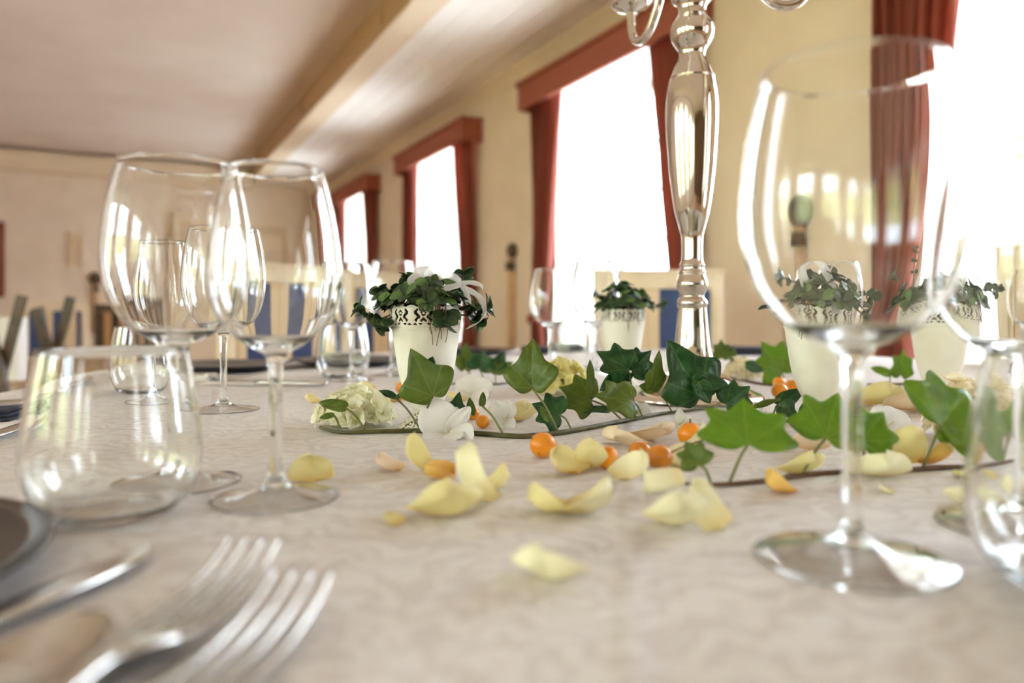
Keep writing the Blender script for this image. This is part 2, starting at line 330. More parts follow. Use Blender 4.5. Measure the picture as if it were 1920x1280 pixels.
# ------------------------------------------------------------------ the room
struct(rbox('floor', (BACK_S-0.2, LEFT_N-0.7, -0.1), (FAR_S+0.3, D+0.7, 0.0), M['floor']))
ceiling = struct(rbox('ceiling', (BACK_S-0.2, LEFT_N-0.7, CEIL), (FAR_S+0.3, D+0.7, CEIL+0.2), M['ceil']))
SOF = 2.675                                          # lower ceiling strip along the windows
soffit = struct(rbox('ceiling_soffit', (BACK_S-0.2, 1.46, SOF+0.012), (FAR_S+0.3, D+0.1, CEIL+0.01), M['beamshade']))
nb = 6; b0, b1 = 1.648, D-0.06
for i in range(nb):                                  # painted boards of the strip
    a = b0 + (b1-b0)*i/nb; e = b0 + (b1-b0)*(i+1)/nb
    rbox('ceiling_board', (BACK_S, a+0.0025, SOF), (FAR_S-0.02, e-0.0025, SOF+0.0125), M['boards'], soffit)
def wall_with_windows(name, n0, n1, cs, m):
    mb = MB(); edges = sorted(cs); cur = BACK_S-0.2
    for c in edges:
        a, b_ = c-OPW/2, c+OPW/2
        mb.box((cur, n0, 0), (a, n1, CEIL), R); mb.box((a, n0, 0), (b_, n1, SILL), R); mb.box((a, n0, HEAD), (b_, n1, CEIL), R); cur = b_
    mb.box((cur, n0, 0), (FAR_S+0.3, n1, CEIL), R)
    return struct(mb.build(name, m))
wall_with_windows('wall_right', D, D+WT, WINC, M['wall'])
wall_with_windows('wall_left', LEFT_N-WT, LEFT_N, LWIN, M['wall'])
struct(rbox('wall_far', (FAR_S, LEFT_N, 0), (FAR_S+0.3, D, CEIL), M['wall']))
struct(rbox('wall_back', (BACK_S-0.2, LEFT_N, 0), (BACK_S, D, CEIL), M['darkback']))
# moulded edge of the lower ceiling strip
beam = struct(rbox('trim_1', (BACK_S, 1.452, SOF-0.020), (FAR_S, 1.630, SOF+0.012), M['beam']))
rbox('moulding', (BACK_S, 1.630, SOF-0.012), (FAR_S, 1.648, SOF+0.012), M['beam'], beam)
rbox('moulding', (BACK_S, 1.444, SOF-0.010), (FAR_S, 1.460, SOF+0.03), M['beamshade'], beam)
for s_ in (2.2, 4.6, 7.0, 9.4): rbox('bracket', (s_, 1.440, SOF+0.06), (s_+0.05, 1.460, SOF+0.13), M['beamshade'], beam)
# small cornice on the window wall, cornice on the far wall
mb = MB(); pr = [(D-0.075, SOF+0.012), (D-0.07, SOF-0.012), (D-0.03, SOF-0.05), (D-0.015, SOF-0.085), (D, SOF-0.09), (D, SOF+0.012)]
v = [R(s_, a, z) for s_ in (BACK_S, FAR_S) for a, z in pr]; k = len(pr)
mb.add(v, [tuple(range(k)), tuple(range(2*k-1, k-1, -1))] + [(i, (i+1) % k, k+(i+1) % k, k+i) for i in range(k)]); struct(mb.build('trim_2', M['cornice']))
tr3 = struct(rbox('trim_3', (FAR_S-0.13, LEFT_N, 2.62), (FAR_S, 1.44, 2.835), M['cornice']))
rbox('moulding', (FAR_S-0.16, LEFT_N, 2.80), (FAR_S-0.13, 1.44, 2.838), M['cornice'], tr3)
rbox('moulding', (FAR_S-0.15, LEFT_N, 2.60), (FAR_S, 1.44, 2.625), M['cornice'], tr3)
struct(rbox('baseboard_right', (BACK_S, D-0.02, 0), (FAR_S, D, 0.14), M['cornice']))
struct(rbox('baseboard_far', (FAR_S-0.02, LEFT_N, 0), (FAR_S, D, 0.14), M['cornice']))

def window(idx, c, n_in, sgn):
    """deep white reveal, casement frame, glazing bars and panes; sgn: +1 outwards along n"""
    root = struct(ob('window_%d' % idx, None)); root.empty_display_size = 0.1
    a, b_ = c-OPW/2, c+OPW/2; t = 0.015
    def rb(name, s0, s1, o0, o1, z0, z1, m): return rbox(name, (s0, n_in+sgn*o0, z0), (s1, n_in+sgn*o1, z1), m, root)
    rb('reveal', a, a+t, 0.0, WT, SILL, HEAD, M['reveal']); rb('reveal', b_-t, b_, 0.0, WT, SILL, HEAD, M['reveal'])
    rb('reveal', a+t, b_-t, 0.0, WT, HEAD-t, HEAD, M['reveal']); rb('window_sill', a-0.04, b_+0.04, -0.05, WT, SILL-0.01, SILL+0.025, M['reveal'])
    o0, o1 = WT-0.12, WT-0.05; fw = 0.07; z0, z1 = SILL+0.025, HEAD-t
    rb('frame', a+t, a+t+fw, o0, o1, z0, z1, M['winframe']); rb('frame', b_-t-fw, b_-t, o0, o1, z0, z1, M['winframe'])
    rb('frame', a+t+fw, b_-t-fw, o0, o1, z1-fw, z1, M['winframe']); rb('frame', a+t+fw, b_-t-fw, o0, o1, z0, z0+fw, M['winframe'])
    rb('mullion', c-0.05, c+0.05, o0-0.01, o1, z0+fw, z1-fw, M['winframe'])
    rows = 5
    for sa, sb in ((a+t+fw, c-0.05), (c+0.05, b_-t-fw)):
        for r in range(rows):
            za = z0+fw + (z1-z0-2*fw)*r/rows; zb = z0+fw + (z1-z0-2*fw)*(r+1)/rows
            if r: rb('glazing_bar', sa, sb, o0+0.012, o1-0.012, za-0.011, za+0.011, M['winframe'])
            rb('pane', sa, sb, o0+0.033, o0+0.037, za, zb, M['pane'])
    return root
for i, c in enumerate(WINC): window(i+1, c, D, 1)
for i, c in enumerate(LWIN): window(i+7, c, LEFT_N, -1)

# curtains and pelmets
def curtain(root, s_out, dirn, top_w, tie_w, seed):
    rng = random.Random(seed); NU, NV = 64, 30; v, f = [], []
    ztop, zb, ztie = 2.34, 0.06, 0.84
    ph = rng.random()*6
    for j in range(NV+1):
        z = ztop + (zb-ztop)*j/NV
        if z > ztie: k = (z-ztie)/(ztop-ztie); wd = tie_w + (top_w-tie_w)*(k**0.5)
        else: k = (ztie-z)/(ztie-zb); wd = tie_w + (top_w*0.62-tie_w)*(k**0.6)
        amp = 0.026 + 0.012*math.sin(z*2+ph)
        for i in range(NU+1):
            u = i/NU
            s_ = s_out + dirn*wd*u + dirn*0.008*math.sin(u*40+ph)
            n_ = D - 0.075 - amp*math.sin(u*2*PI*6.5+ph+0.5*math.sin(z*1.7)) + 0.01*math.sin(u*31+z*3)
            v.append(R(s_, n_, z))
    for j in range(NV):
        for i in range(NU): a = j*(NU+1)+i; f.append((a, a+1, a+NU+2, a+NU+1))
    o = ob('curtain_panel', mesh('curtain_panel', v, f, True), M['curtain'], root); solid(o, 0.003)
    mb = MB(); mb.box((min(s_out, s_out+dirn*tie_w)-0.004, D-0.125, ztie-0.03), (max(s_out, s_out+dirn*tie_w)+0.006, D-0.03, ztie+0.03), R); mb.build('tie_band', M['curtain'], root, bevel=0.01)
WN = {1: 'the window nearest the camera', 2: 'the window at the right edge', 3: 'the window behind the candelabrum', 4: 'the window behind the front plant', 5: 'the farthest window'}
for i, c in enumerate(WINC):
    if i < 1: continue
    half = 0.85
    root = thing('curtain_set', R(c, D, 0), 'rust red tied-back curtains with pelmet at ' + WN[i], 'curtain', 'window curtains')
    R0 = R(c, D, 0)
    # children are built in world coordinates, so cancel the root offset
    def sub(o):
        o.matrix_parent_inverse = Matrix.Translation(-R0)
    before = set(root.children)
    curtain(root, c+half-0.02, -1, 0.36, 0.11, i*3+1); curtain(root, c-half+0.02, 1, 0.36, 0.11, i*3+2)
    mb = MB().box((c-half-0.02, D-0.17, 2.27), (c+half+0.02, D-0.145, 2.45), R).build('pelmet_board', M['valance'], root)
    MB().box((c-half-0.02, D-0.145, 2.27), (c-half, D, 2.45), R).build('pelmet_end', M['valance'], root)
    MB().box((c+half, D-0.145, 2.27), (c+half+0.02, D, 2.45), R).build('pelmet_end', M['valance'], root)
    MB().box((c-half-0.035, D-0.185, 2.435), (c+half+0.035, D, 2.46), R).build('pelmet_cap', M['valance'], root)
    for ch in root.children: sub(ch)

# panelled door in the far wall
def on_far(x, y, s_=FAR_S):
    u = (x-960)/F; t = s_/(u*DX + DY); return t*(u*DY - DX), CAMZ - (y-HZ)/F*t     # n, z
nl, zt = on_far(322, 400); nr, _ = on_far(556, 400)
zt = 2.08
door = struct(rbox('door_1', (FAR_S-0.035, nl+0.10, 0.0), (FAR_S-0.002, nr-0.10, zt), M['door']))
for (a, e, z0, z1) in ((nl, nl+0.1, 0, zt+0.1), (nr-0.1, nr, 0, zt+0.1), (nl+0.1, nr-0.1, zt, zt+0.1)):
    rbox('door_frame', (FAR_S-0.07, a, z0), (FAR_S-0.001, e, z1), M['cornice'], door)
wd = nr-nl-0.2; cxn = (nl+nr)/2
for k in (0, 1):
    for (z0, z1) in ((0.2, 0.85), (1.0, 1.95)):
        a = nl+0.1+0.1 + k*(wd/2); rbox('door_panel', (FAR_S-0.05, a, z0), (FAR_S-0.034, a+wd/2-0.2, z1), M['cornice'], door)
rbox('door_handle', (FAR_S-0.09, nr-0.19, 1.02), (FAR_S-0.035, nr-0.15, 1.24), M['brass'], door)
# garden outside the left windows: lawn and hedge
struct(rbox('garden_ground', (-30, -40, -0.9), (40, LEFT_N-0.9, -0.8), M['grass']))
v, f = [], []; rng = random.Random(3); NX, NZ = 90, 16
for j in range(NZ+1):
    for i in range(NX+1):
        s_ = -14+28*i/NX; z = -0.8 + 2.9*j/NZ
        v.append(R(s_, LEFT_N-4.2 + 0.7*(j/NZ)**2 - 0.4*rng.random() - 1.5*(j/NZ)**4, z+0.2*rng.random()))
for j in range(NZ):
    for i in range(NX): a = j*(NX+1)+i; f.append((a, a+1, a+NX+2, a+NX+1))
hedge = solid(ob('hedge', mesh('hedge', v, f, False), M['hedge']), 0.9); tag(hedge, 'pale yellow green hedge outside the left windows', 'hedge', kind='stuff')

# ------------------------------------------------------------------ table and cloth
TCX, TCY, TA, TB, TN = 0.22, 1.35, 1.02, 1.3, 2.0
def sup(th):
    c, s_ = math.cos(th), math.sin(th)
    return TA*math.copysign(abs(c)**(2/TN), c), TB*math.copysign(abs(s_)**(2/TN), s_)
table = thing('banquet_table', (TCX, TCY, 0), 'large banquet table standing under the white damask cloth', 'table')
v, f = [], []; NS = 96
for z in (TZ-0.035, TZ-0.004):
    for i in range(NS): x, y = sup(2*PI*i/NS); v.append((x*0.985, y*0.985, z))
f = [tuple(range(NS))[::-1], tuple(range(NS, 2*NS))] + [(i, (i+1) % NS, NS+(i+1) % NS, NS+i) for i in range(NS)]
ob('table_top', mesh('table_top', v, f, False, True), M['brownwood'], table)
for sx in (-1, 1):
    for sy in (-1, 1): lathe('leg', [(0,0),(0.03,0),(0.03,0.3),(0.04,0.55),(0.045,TZ-0.036),(0,TZ-0.036)], M['brownwood'], table, 16, True, (sx*0.6, sy*0.8, 0))
v, f = [], []; NS = 240; rings = 60
v.append((0, 0, TZ))
for r in range(1, rings+1):
    for i in range(NS): x, y = sup(2*PI*i/NS); k = r/rings; v.append((x*k, y*k, TZ))
drop = [0.002, 0.012, 0.05, 0.1, 0.16, 0.24]
for q, dz in enumerate(drop):
    for i in range(NS):
        x, y = sup(2*PI*i/NS); th = 2*PI*i/NS
        k = 1 + 0.004*min(q, 2)/2 + (0.018*math.sin(th*26) + 0.008*math.sin(th*47+1))*max(0, q-1)/4 + 0.01*max(0, q-1)/4
        v.append((x*k, y*k, TZ-dz))
for i in range(NS): f.append((0, 1+i, 1+(i+1) % NS))
for r in range(rings+len(drop)-1):
    a0 = 1+r*NS; b0_ = 1+(r+1)*NS
    for i in range(NS): j = (i+1) % NS; f.append((a0+i, b0_+i, b0_+j, a0+j))
me = mesh('tablecloth', v, f, True)
cloth = ob('tablecloth', me, M['cloth'], None, (TCX, TCY, 0)); 
# the cloth material uses object coordinates of the world plan: shift mesh so object coords equal world coords
me.transform(Matrix.Translation((TCX, TCY, 0))); cloth.location = (0, 0, 0)
tag(cloth, 'white damask tablecloth with pressed folds covering the whole table', 'tablecloth')

# ------------------------------------------------------------------ glasses
def offset_inner(outer, t0, t1, zin):
    """inner bowl profile: outer points shrunk; t runs t0 (rim) to t1 (bottom)"""
    n = len(outer); res = []
    for i, (r, z) in enumerate(reversed(outer)):
        k = i/(n-1); t = t0 + (t1-t0)*k**2
        if r - t > 0.002 and z > zin: res.append((r-t, z))
    return res
def wine_parts(H, foot_r, stem_r, zb, bowl, wall=0.0011):
    """three open surfaces sharing their seams: foot, stem, bowl (bowl: outer control points from the stem up)"""
    foot = [(0, 0.0088), (stem_r*1.6, 0.0080), (foot_r*0.32, 0.0060), (foot_r*0.55, 0.0037), (foot_r*0.8, 0.0020), (foot_r-0.0025, 0.0008), (foot_r-0.001, 0.0004), (foot_r, 0.0010), (foot_r-0.0004, 0.0018), (foot_r*0.8, 0.0032), (foot_r*0.55, 0.0050), (foot_r*0.32, 0.0074), (stem_r*1.9, 0.0105), (stem_r*1.25, 0.0155)]
    footp = [tuple(p) for p in cr(foot, 4)]
    stem = cr([(stem_r*1.25, 0.0155), (stem_r*1.02, 0.024), (stem_r, 0.045), (stem_r*1.02, zb-0.022), (stem_r*1.25, zb-0.009)], 5)
    outer = [tuple(p) for p in cr([(stem_r*1.25, zb-0.009)] + bowl, 6)]
    inner = offset_inner(outer, wall, wall*1.8, zb+0.0075)
    rim = [(outer[-1][0]-wall*0.25, outer[-1][1]+wall*0.45), (outer[-1][0]-wall*0.75, outer[-1][1]+wall*0.45)]
    zi = inner[-1][1]; ri = inner[-1][0]
    bottom = [(ri*0.75, zi-0.0022), (ri*0.45, zi-0.0036), (ri*0.2, zi-0.0042), (0, zi-0.0044)]
    full = outer + rim + inner + bottom
    return footp, [tuple(p) for p in stem], full
RED = wine_parts(0.227, 0.043, 0.0042, 0.101, [(0.0085, 0.0975), (0.018, 0.1025), (0.0305, 0.1105), (0.0415, 0.1245), (0.0478, 0.1430), (0.0497, 0.1620), (0.0484, 0.1820), (0.0452, 0.2030), (0.0396, 0.2270)])
WHITE = wine_parts(0.215, 0.040, 0.0040, 0.098, [(0.0085, 0.0950), (0.018, 0.1005), (0.0290, 0.1090), (0.0378, 0.1215), (0.0418, 0.1360), (0.0422, 0.1490), (0.0404, 0.1680), (0.0362, 0.1910), (0.0302, 0.2146)])
def make_wine(kind, seg=72):
    out = []
    for nm, pr in zip(('foot', 'stem', 'bowl'), kind):
        v, f = lathe_vf(pr, seg); out.append((nm, mesh('wine_glass_'+nm, v, f, True)))
    return out
RED_M, WHITE_M = make_wine(RED), make_wine(WHITE)
TOUT = [tuple(p) for p in cr([(0, 0.0006), (0.022, 0.0008), (0.031, 0.0006), (0.0365, 0.0022), (0.0440, 0.0090), (0.0495, 0.0210), (0.0515, 0.0340), (0.0508, 0.0520), (0.0480, 0.0760), (0.0430, 0.1035)], 6)]
wall = 0.0014
inn = [(r-wall*(1+0.9*(1-z/0.1035)), z) for r, z in reversed(TOUT) if z > 0.0075 and r > 0.02]
TUMB = TOUT + [(0.0430-wall*0.3, 0.1040), (0.0430-wall*0.75, 0.1040)] + inn + [(inn[-1][0]*0.8, 0.0068), (inn[-1][0]*0.4, 0.0058), (0, 0.0056)]
TV, TFc = lathe_vf(TUMB, 80); TUMB_M = mesh('tumbler_body', TV, TFc, True)
def wine(loc, kind, label, sc=1.0, group='wine glasses'):
    g = thing('wine_glass', loc, label, 'wine glass', group); g.scale = (sc, sc, sc)
    for nm, me_ in (RED_M if kind == 'red' else WHITE_M): ob(nm, me_, M['glass'], g)
    return g
def tumbler(loc, label, sc=1.0, rz=0.0, text=False):
    if not text:
        g = ob('tumbler', TUMB_M, M['glass'], None, loc); g.scale = (sc,)*3; g.rotation_euler.z = rz
        return tag(g, label, 'tumbler', 'water tumblers')
    g = thing('tumbler', loc, label, 'tumbler', 'water tumblers', rz); g.scale = (sc,)*3
    ob('glass_body', TUMB_M, M['glass'], g)
    cu = bpy.data.curves.new('lettering', 'FONT'); cu.body = 'S.PELLEGRINO'; cu.size = 0.0092; cu.align_x = 'CENTER'; cu.space_character = 1.12; cu.extrude = 0.00004; cu.offset = 0.00018
    to = bpy.data.objects.new('lettering_tmp', cu); C.objects.link(to); dg = bpy.context.evaluated_depsgraph_get(); dg.update()
    me_ = bpy.data.meshes.new_from_object(to.evaluated_get(dg)); bpy.data.objects.remove(to)
    rr = 0.05115
    for vv in me_.vertices:      # wrap round the outside at local +Y, readable from +Y
        a = -vv.co.x/rr; r_ = rr + vv.co.z; zz = 0.048 + vv.co.y
        vv.co = Vector((math.sin(a)*r_, math.cos(a)*r_, zz))
    ob('lettering', me_, M['print'], g); return g
wine(P(333, 906), 'red', 'large red wine glass at left, behind the blurred near tumbler')
wine(P(517, 935), 'white', 'tall tulip white wine glass at front left, its foot near a yellow petal')
wine(P(419, 769), 'red', 'broad red wine glass seen further back between the two front left glasses')
wine(P(301, 762), 'white', 'slim white wine glass seen through the large front left bowl')
wine(P(660, 713), 'white', 'slim wine glass left of the front potted plant')
wine(P(735, 703), 'red', 'broad wine glass half hidden behind the front potted plant')
wine(P(1032, 699), 'white', 'slim wine glass behind the yellow hydrangea')
wine(P(1117, 702), 'red', 'broad wine glass just left of the rear ivy potted plant')
wine(P(1597, 1050), 'red', 'big sharp-stemmed wine glass standing closest at front right', 1.055)
wine(P(1905, 988), 'white', 'wine glass cut off by the right edge of the frame', 1.0)
wine(P(1925, 690), 'white', 'wine glass far back at the right edge before a striped chair')
wine(P(1506, 690), 'white', 'distant wine glass behind the white pot on the right, leftmost of two')
wine(P(1572, 695), 'red', 'distant wine glass behind the white pot on the right, rightmost of two')
tumbler(P(214, 962), 'blurred clear water tumbler nearest at the left', 0.96)
tumbler(P(277, 745), 'water tumbler with small white mirrored lettering', 1.0, 0.42, True)
tumbler(P(642, 706), 'water tumbler in front of the striped chair left of the plant')
tumbler(P(1072, 690), 'water tumbler between the two wine glasses behind the hydrangea')
tumbler(P(2060, 1100), 'near water tumbler cut off by the right edge of the frame')

# ------------------------------------------------------------------ candelabrum
CL = PD(1298, 748, 1.06); CL.z = TZ
cand = thing('candelabrum', CL, 'tall polished silver baluster candelabrum with curling arms', 'candelabrum')
k = 1.06/F
def zc(y): return (CH - (y-HZ)*k)
shaft = [(767-9, 0), ]
prof_px = [(699, 58), (692, 52), (677, 41), (660, 35.5), (645, 32.5), (614, 29.5), (580, 26.5), (574, 27.5), (567, 28.5), (561, 26), (556, 22), (548, 24), (540, 28), (533, 29.5), (525, 28), (518, 25.5), (514, 24), (510, 25.5), (506, 23), (501, 22.5), (497, 24), (492, 21), (483, 19.5), (460, 19.5), (442, 20.5), (420, 26), (400, 31.5), (380, 35), (359, 38), (312, 43.5), (250, 47.6), (210, 48.6), (185, 47.8), (165, 45.0), (150, 41.8)]
foot = [(0, 0.0006), (0.0960, 0.0006), (0.0985, 0.003), (0.0975, 0.006), (0.0930, 0.0095), (0.0860, 0.0125), (0.0640, 0.0235), (0.0470, 0.0345)]
fp = [tuple(p) for p in cr(foot[2:] + [(58*k*0.74, 0.0385), (52*k*0.8, 0.044)], 5)]
lathe('base', [(0, 0.0006), (0.0960, 0.0006)] + fp, M['silver'], cand, 72)
lower = [(52*k*0.8, 0.044)] + [(h*k, zc(y)) for y, h in prof_px if zc(y) > 0.052]
lathe('shaft', [tuple(p) for p in cr(lower, 4)] + [(0.0, zc(150))], M['silver'], cand, 64)
upper = [(147, 41.5), (140, 38.5), (125, 32.5), (113, 26), (103, 24), (93, 27), (84, 33), (72, 39), (59, 40.6), (46, 38), (34, 29.5), (24, 25.5), (14, 26.5), (6, 31), (1, 37), (-6, 38), (-14, 33), (-30, 27), (-60, 24), (-90, 30), (-110, 20), (-125, 12)]
lathe('upper_shaft', [(0, zc(148.5))] + [tuple(p) for p in cr([(h*k, zc(y)) for y, h in upper], 4)] + [(0, zc(-126))], M['silver'], cand, 64)
for ang in (-5, 113, 233):
    a = math.radians(ang); rd = Vector((math.cos(a), math.sin(a), 0))
    pts = [(0.018, 0.600), (0.040, 0.606), (0.066, 0.590), (0.086, 0.558), (0.105, 0.536), (0.125, 0.529), (0.144, 0.536), (0.154, 0.556), (0.156, 0.584)]
    pts = [(r*1.04, 0.12+(z-0.12)*1.06) for r, z in pts]
    tube('arm', [rd*r + Vector((0, 0, z)) for r, z in [tuple(p) for p in cr(pts, 5)]], 0.0068, M['silver'], cand, 12)
    c_ = rd*0.156*1.04 + Vector((0, 0, 0.028))
    lathe('drip_pan', [(0, 0.580), (0.008, 0.580), (0.014, 0.584), (0.026, 0.588), (0.034, 0.595), (0.033, 0.597), (0.02, 0.594), (0.012, 0.598), (0.013, 0.625), (0.015, 0.628), (0.011, 0.628), (0.010, 0.602), (0, 0.602)], M['silver'], cand, 40, True, c_)
lathe('candle_cup', [(0, 0.632), (0.010, 0.632), (0.024, 0.642), (0.030, 0.650), (0.014, 0.648), (0.013, 0.675), (0.015, 0.678), (0.011, 0.678), (0.010, 0.652), (0, 0.652)], M['silver'], cand, 40, True, (0, 0, 0.042))

# ------------------------------------------------------------------ vases with succulents
MOTIF = ["........................",
         "....##..........##......",
         "...###....##....###.....",
         "..###....####....###....",
         "..###...##..##...###....",
         "..####...#..#...####....",
         "...####..####..####.....",
         "....####..##..####......",
         ".....###......###.......",
         "....####..##..####......",
         "...###...####...###.....",
         "..###...######...###....",
         "...##...##..##...##.....",
         "........................",
         "..##..####....####..##..",
         ".####..##......##..####.",
         "........................",
         "........................"]
def band_mesh():
    nm = 9; W = 24; Hh = len(MOTIF); v, f = [], []; n = nm*W
    z1, z0 = 0.1275, 0.1075
    def rr(t): return 0.0360 + 0.0012*t + 0.0006*math.sin(t*PI)
    for j in range(Hh+1):
        t = 1 - j/Hh
        for i in range(n):
            a = 2*PI*i/n
            zz = z0 + (z1-z0)*t
            if j == 0: zz += 0.0026*abs(math.cos(PI*i/W*2 + 0.2))**0.7
            v.append((rr(t)*math.cos(a), rr(t)*math.sin(a), zz))
    for j in range(Hh):
        for i in range(n):
            if MOTIF[j][i % W] == '#': continue
            a = j*n+i; b_ = j*n+(i+1) % n; f.append((a, a+n, b_+n, b_))
    return mesh('pierced_band', v, f, True)
BAND = band_mesh()
BODY = mesh('vase_body', *lathe_vf([tuple(p) for p in cr([(0.0095, 0.019), (0.0155, 0.0232), (0.0225, 0.0365), (0.0290, 0.0585), (0.0334, 0.0866), (0.0358, 0.1040)], 5)] + [(0.0371, 0.1055), (0.0372, 0.1068), (0.0360, 0.1076)], 64), True)
FOOTM = mesh('vase_foot', *lathe_vf([(0, 0.0006), (0.0265, 0.0006)] + [tuple(p) for p in cr([(0.0285, 0.0012), (0.0270, 0.0035), (0.0205, 0.0100), (0.0125, 0.0155), (0.0095, 0.0190)], 5)], 48), True)
def soilmesh(seed):
    rng = random.Random(seed); v, f = lathe_vf([(0.030, 0.085), (0.0335, 0.105), (0.0345, 0.122), (0.028, 0.129), (0.014, 0.132), (0, 0.133)], 40)
    v = [Vector(p)*1.0 + Vector((rng.uniform(-1, 1), rng.uniform(-1, 1), rng.uniform(-1, 1)))*0.0011 for p in v]
    return mesh('soil', v, f, True)
def obovate():
    v, f = [], []; NU, NV = 6, 8
    for j in range(NV+1):
        t = j/NV; wd = 0.36*(math.sin(PI*min(1, t**1.35*0.98+0.02))**0.55) if 0 < t < 1 else 0.03
        for i in range(NU+1):
            u = -1+2*i/NU; v.append((u*wd, t, 0.10*(u*u)*wd*2 - 0.22*t*t))
    for j in range(NV):
        for i in range(NU): a = j*(NU+1)+i; f.append((a, a+1, a+NU+2, a+NU+1))
    me_ = mesh('succulent_leaf', v, f, True); bm = bmesh.new(); bm.from_mesh(me_)
    bmesh.ops.solidify(bm, geom=bm.faces[:], thickness=0.06); bm.to_mesh(me_); bm.free(); me_.polygons.foreach_set('use_smooth', [True]*len(me_.polygons)); return me_
SL1 = obovate(); SL1.materials.append(M['succ']); SL2 = SL1.copy(); SL2.materials.clear(); SL2.materials.append(M['succ_l'])
def frame_obj(o, base, ydir, nrm, sx, sy, sz, origin=Vector((0, 0, 0))):
    y = ydir.normalized(); x = y.cross(nrm)
    if x.length < 1e-5: x = y.cross(Vector((0.3, 1, 0.2)))
    x.normalize(); z = x.cross(y)
    m4 = Matrix(((x.x*sx, y.x*sy, z.x*sz, base.x-origin.x), (x.y*sx, y.y*sy, z.y*sz, base.y-origin.y), (x.z*sx, y.z*sy, z.z*sz, base.z-origin.z), (0, 0, 0, 1)))
    o.matrix_local = m4
def vase(loc, label, rz=0.0):
    g = thing('footed_vase', loc, label, 'vase', 'white pierced vases', rz)
    ob('body', BODY, M['vase'], g); o = ob('pierced_band', BAND, M['vase'], g); solid(o, 0.0008)
    ob('foot', FOOTM, M['vasefoot'], g); return g
def rosette(g, c, ax, n, size, rng, m_=None):
    ax = ax.normalized(); t1 = ax.cross(Vector((0.2, 0.5, 1))).normalized(); t2 = ax.cross(t1)
    for i in range(n):
        a = 2*PI*i/n + rng.uniform(-.35, .35); tilt = rng.uniform(0.25, 0.8)
        d_ = (t1*math.cos(a) + t2*math.sin(a))*math.cos(tilt) + ax*math.sin(tilt)
        s_ = size*rng.uniform(0.75, 1.15)
        o = ob('leaf', (SL2 if (rng.random() < 0.25 or m_ == 'l') else SL1), None, g); frame_obj(o, c + d_*size*0.1, d_, ax, s_*rng.uniform(.95, 1.25), s_, s_)
def succulent(vloc, label, seed, n=18, sprays=(), dome=0.034, roots=5, rootside=(0.1, -1)):
    rng = random.Random(seed); g = thing('succulent_plant', vloc + Vector((0, 0, 0)), label, 'potted plant', 'succulents in the white vases')
    ob('soil', soilmesh(seed), M['soil'], g)
    n = int(n*1.7)
    for i in range(n):
        a = 2*PI*(i*0.618) ; r = 0.047*math.sqrt((i+0.4)/n)
        z = 0.129 + dome*(1.1-(r/0.05)**2)*rng.uniform(0.1, 0.9)
        c_ = Vector((r*math.cos(a), r*math.sin(a), z)); ax = Vector((c_.x*17, c_.y*17, 0.7+rng.uniform(-.3, .2)))
        rosette(g, c_, ax, rng.randint(4, 6), rng.uniform(0.0125, 0.0175), rng)
        if i % 3 == 0: tube('stem', [Vector((c_.x*0.7, c_.y*0.7, 0.128)), c_], 0.0011, M['petiole'], g, 6)
    for (pts, sz) in sprays:         # trailing shoots
        pth = [Vector(p) for p in pts]; pth = cr(pth, 4); tube('shoot', pth, 0.0010, M['redstem'], g, 6)
        for i in range(3, len(pth), 2):
            t = (pth[i]-pth[i-1]).normalized()
            sd = t.cross(Vector((0, 0.25, 1))).normalized()
            for sg in (-1, 1):
                o = ob('leaf', SL1, None, g); d_ = (sd*sg*0.85 + t*0.5 + Vector((0, -0.2, rng.uniform(-.3, .3)))); s_ = sz*rng.uniform(.8, 1.1); frame_obj(o, pth[i], d_, Vector((0, -1, 0.5)), s_*1.15, s_, s_)
        rosette(g, pth[-1], (pth[-1]-pth[-2]), 4, sz, rng)
    for i in range(roots):
        a = math.atan2(rootside[1], rootside[0]) + rng.uniform(-.35, .35); L = rng.uniform(0.012, 0.045)
        pts = [Vector((0.033*math.cos(a), 0.033*math.sin(a), 0.134))]
        for q in range(7):
            r = 0.0395 if q else 0.0375; a += rng.uniform(-.06, .06); pts.append(Vector((r*math.cos(a), r*math.sin(a), 0.133 - L*q/6)))
        tube('root', pts, [0.0006]*3 + [0.0004]*5, M['root'], g, 5)
    return g
V1 = P(799, 802); V2 = P(1168, 722); V3 = P(1533, 786); V4 = P(1762, 757)
vase(V1, 'white pierced footed vase nearest the camera, left of the candelabrum', 0.25)
vase(V2, 'white pierced footed vase farthest back beside the candelabrum foot', 0.6)
vase(V3, 'white pierced footed vase seen through the big front right wine glass', 0.1)
vase(V4, 'white pierced footed vase farthest right beside the cream hydrangea', 0.9)
q = 0.000557
def rel(x, y, dy=0.0): return ((x-799)*q, dy, CH-(y-HZ)*q)   # offsets in metres around the first vase
succulent(V1, 'dark green trailing succulent in the front left vase', 11, 20, [
    ([rel(735, 590, -0.01), rel(712, 598, -0.012), rel(690, 590, -0.012), rel(676, 580, -0.012)], 0.0125),
    ([rel(740, 580), rel(722, 575), rel(712, 560), rel(709, 548)], 0.013),
    ([rel(745, 590, -0.015), rel(730, 600, -0.02), rel(722, 606, -0.02)], 0.015),
    ([rel(850, 580, -0.01), rel(880, 575, -0.014), rel(905, 580, -0.012), rel(916, 578, -0.012)], 0.0145),
    ([rel(855, 590, 0), rel(885, 592, -0.004), rel(900, 602, -0.004)], 0.013),
    ([rel(845, 560), rel(862, 545), rel(868, 525), rel(869, 512)], 0.012),
    ([rel(770, 560), rel(764, 540), rel(768, 520)], 0.012),
    ([rel(835, 575, -0.025), rel(842, 590, -0.036), rel(840, 600, -0.038)], 0.016)], 0.030, 7, (0.35, -1))
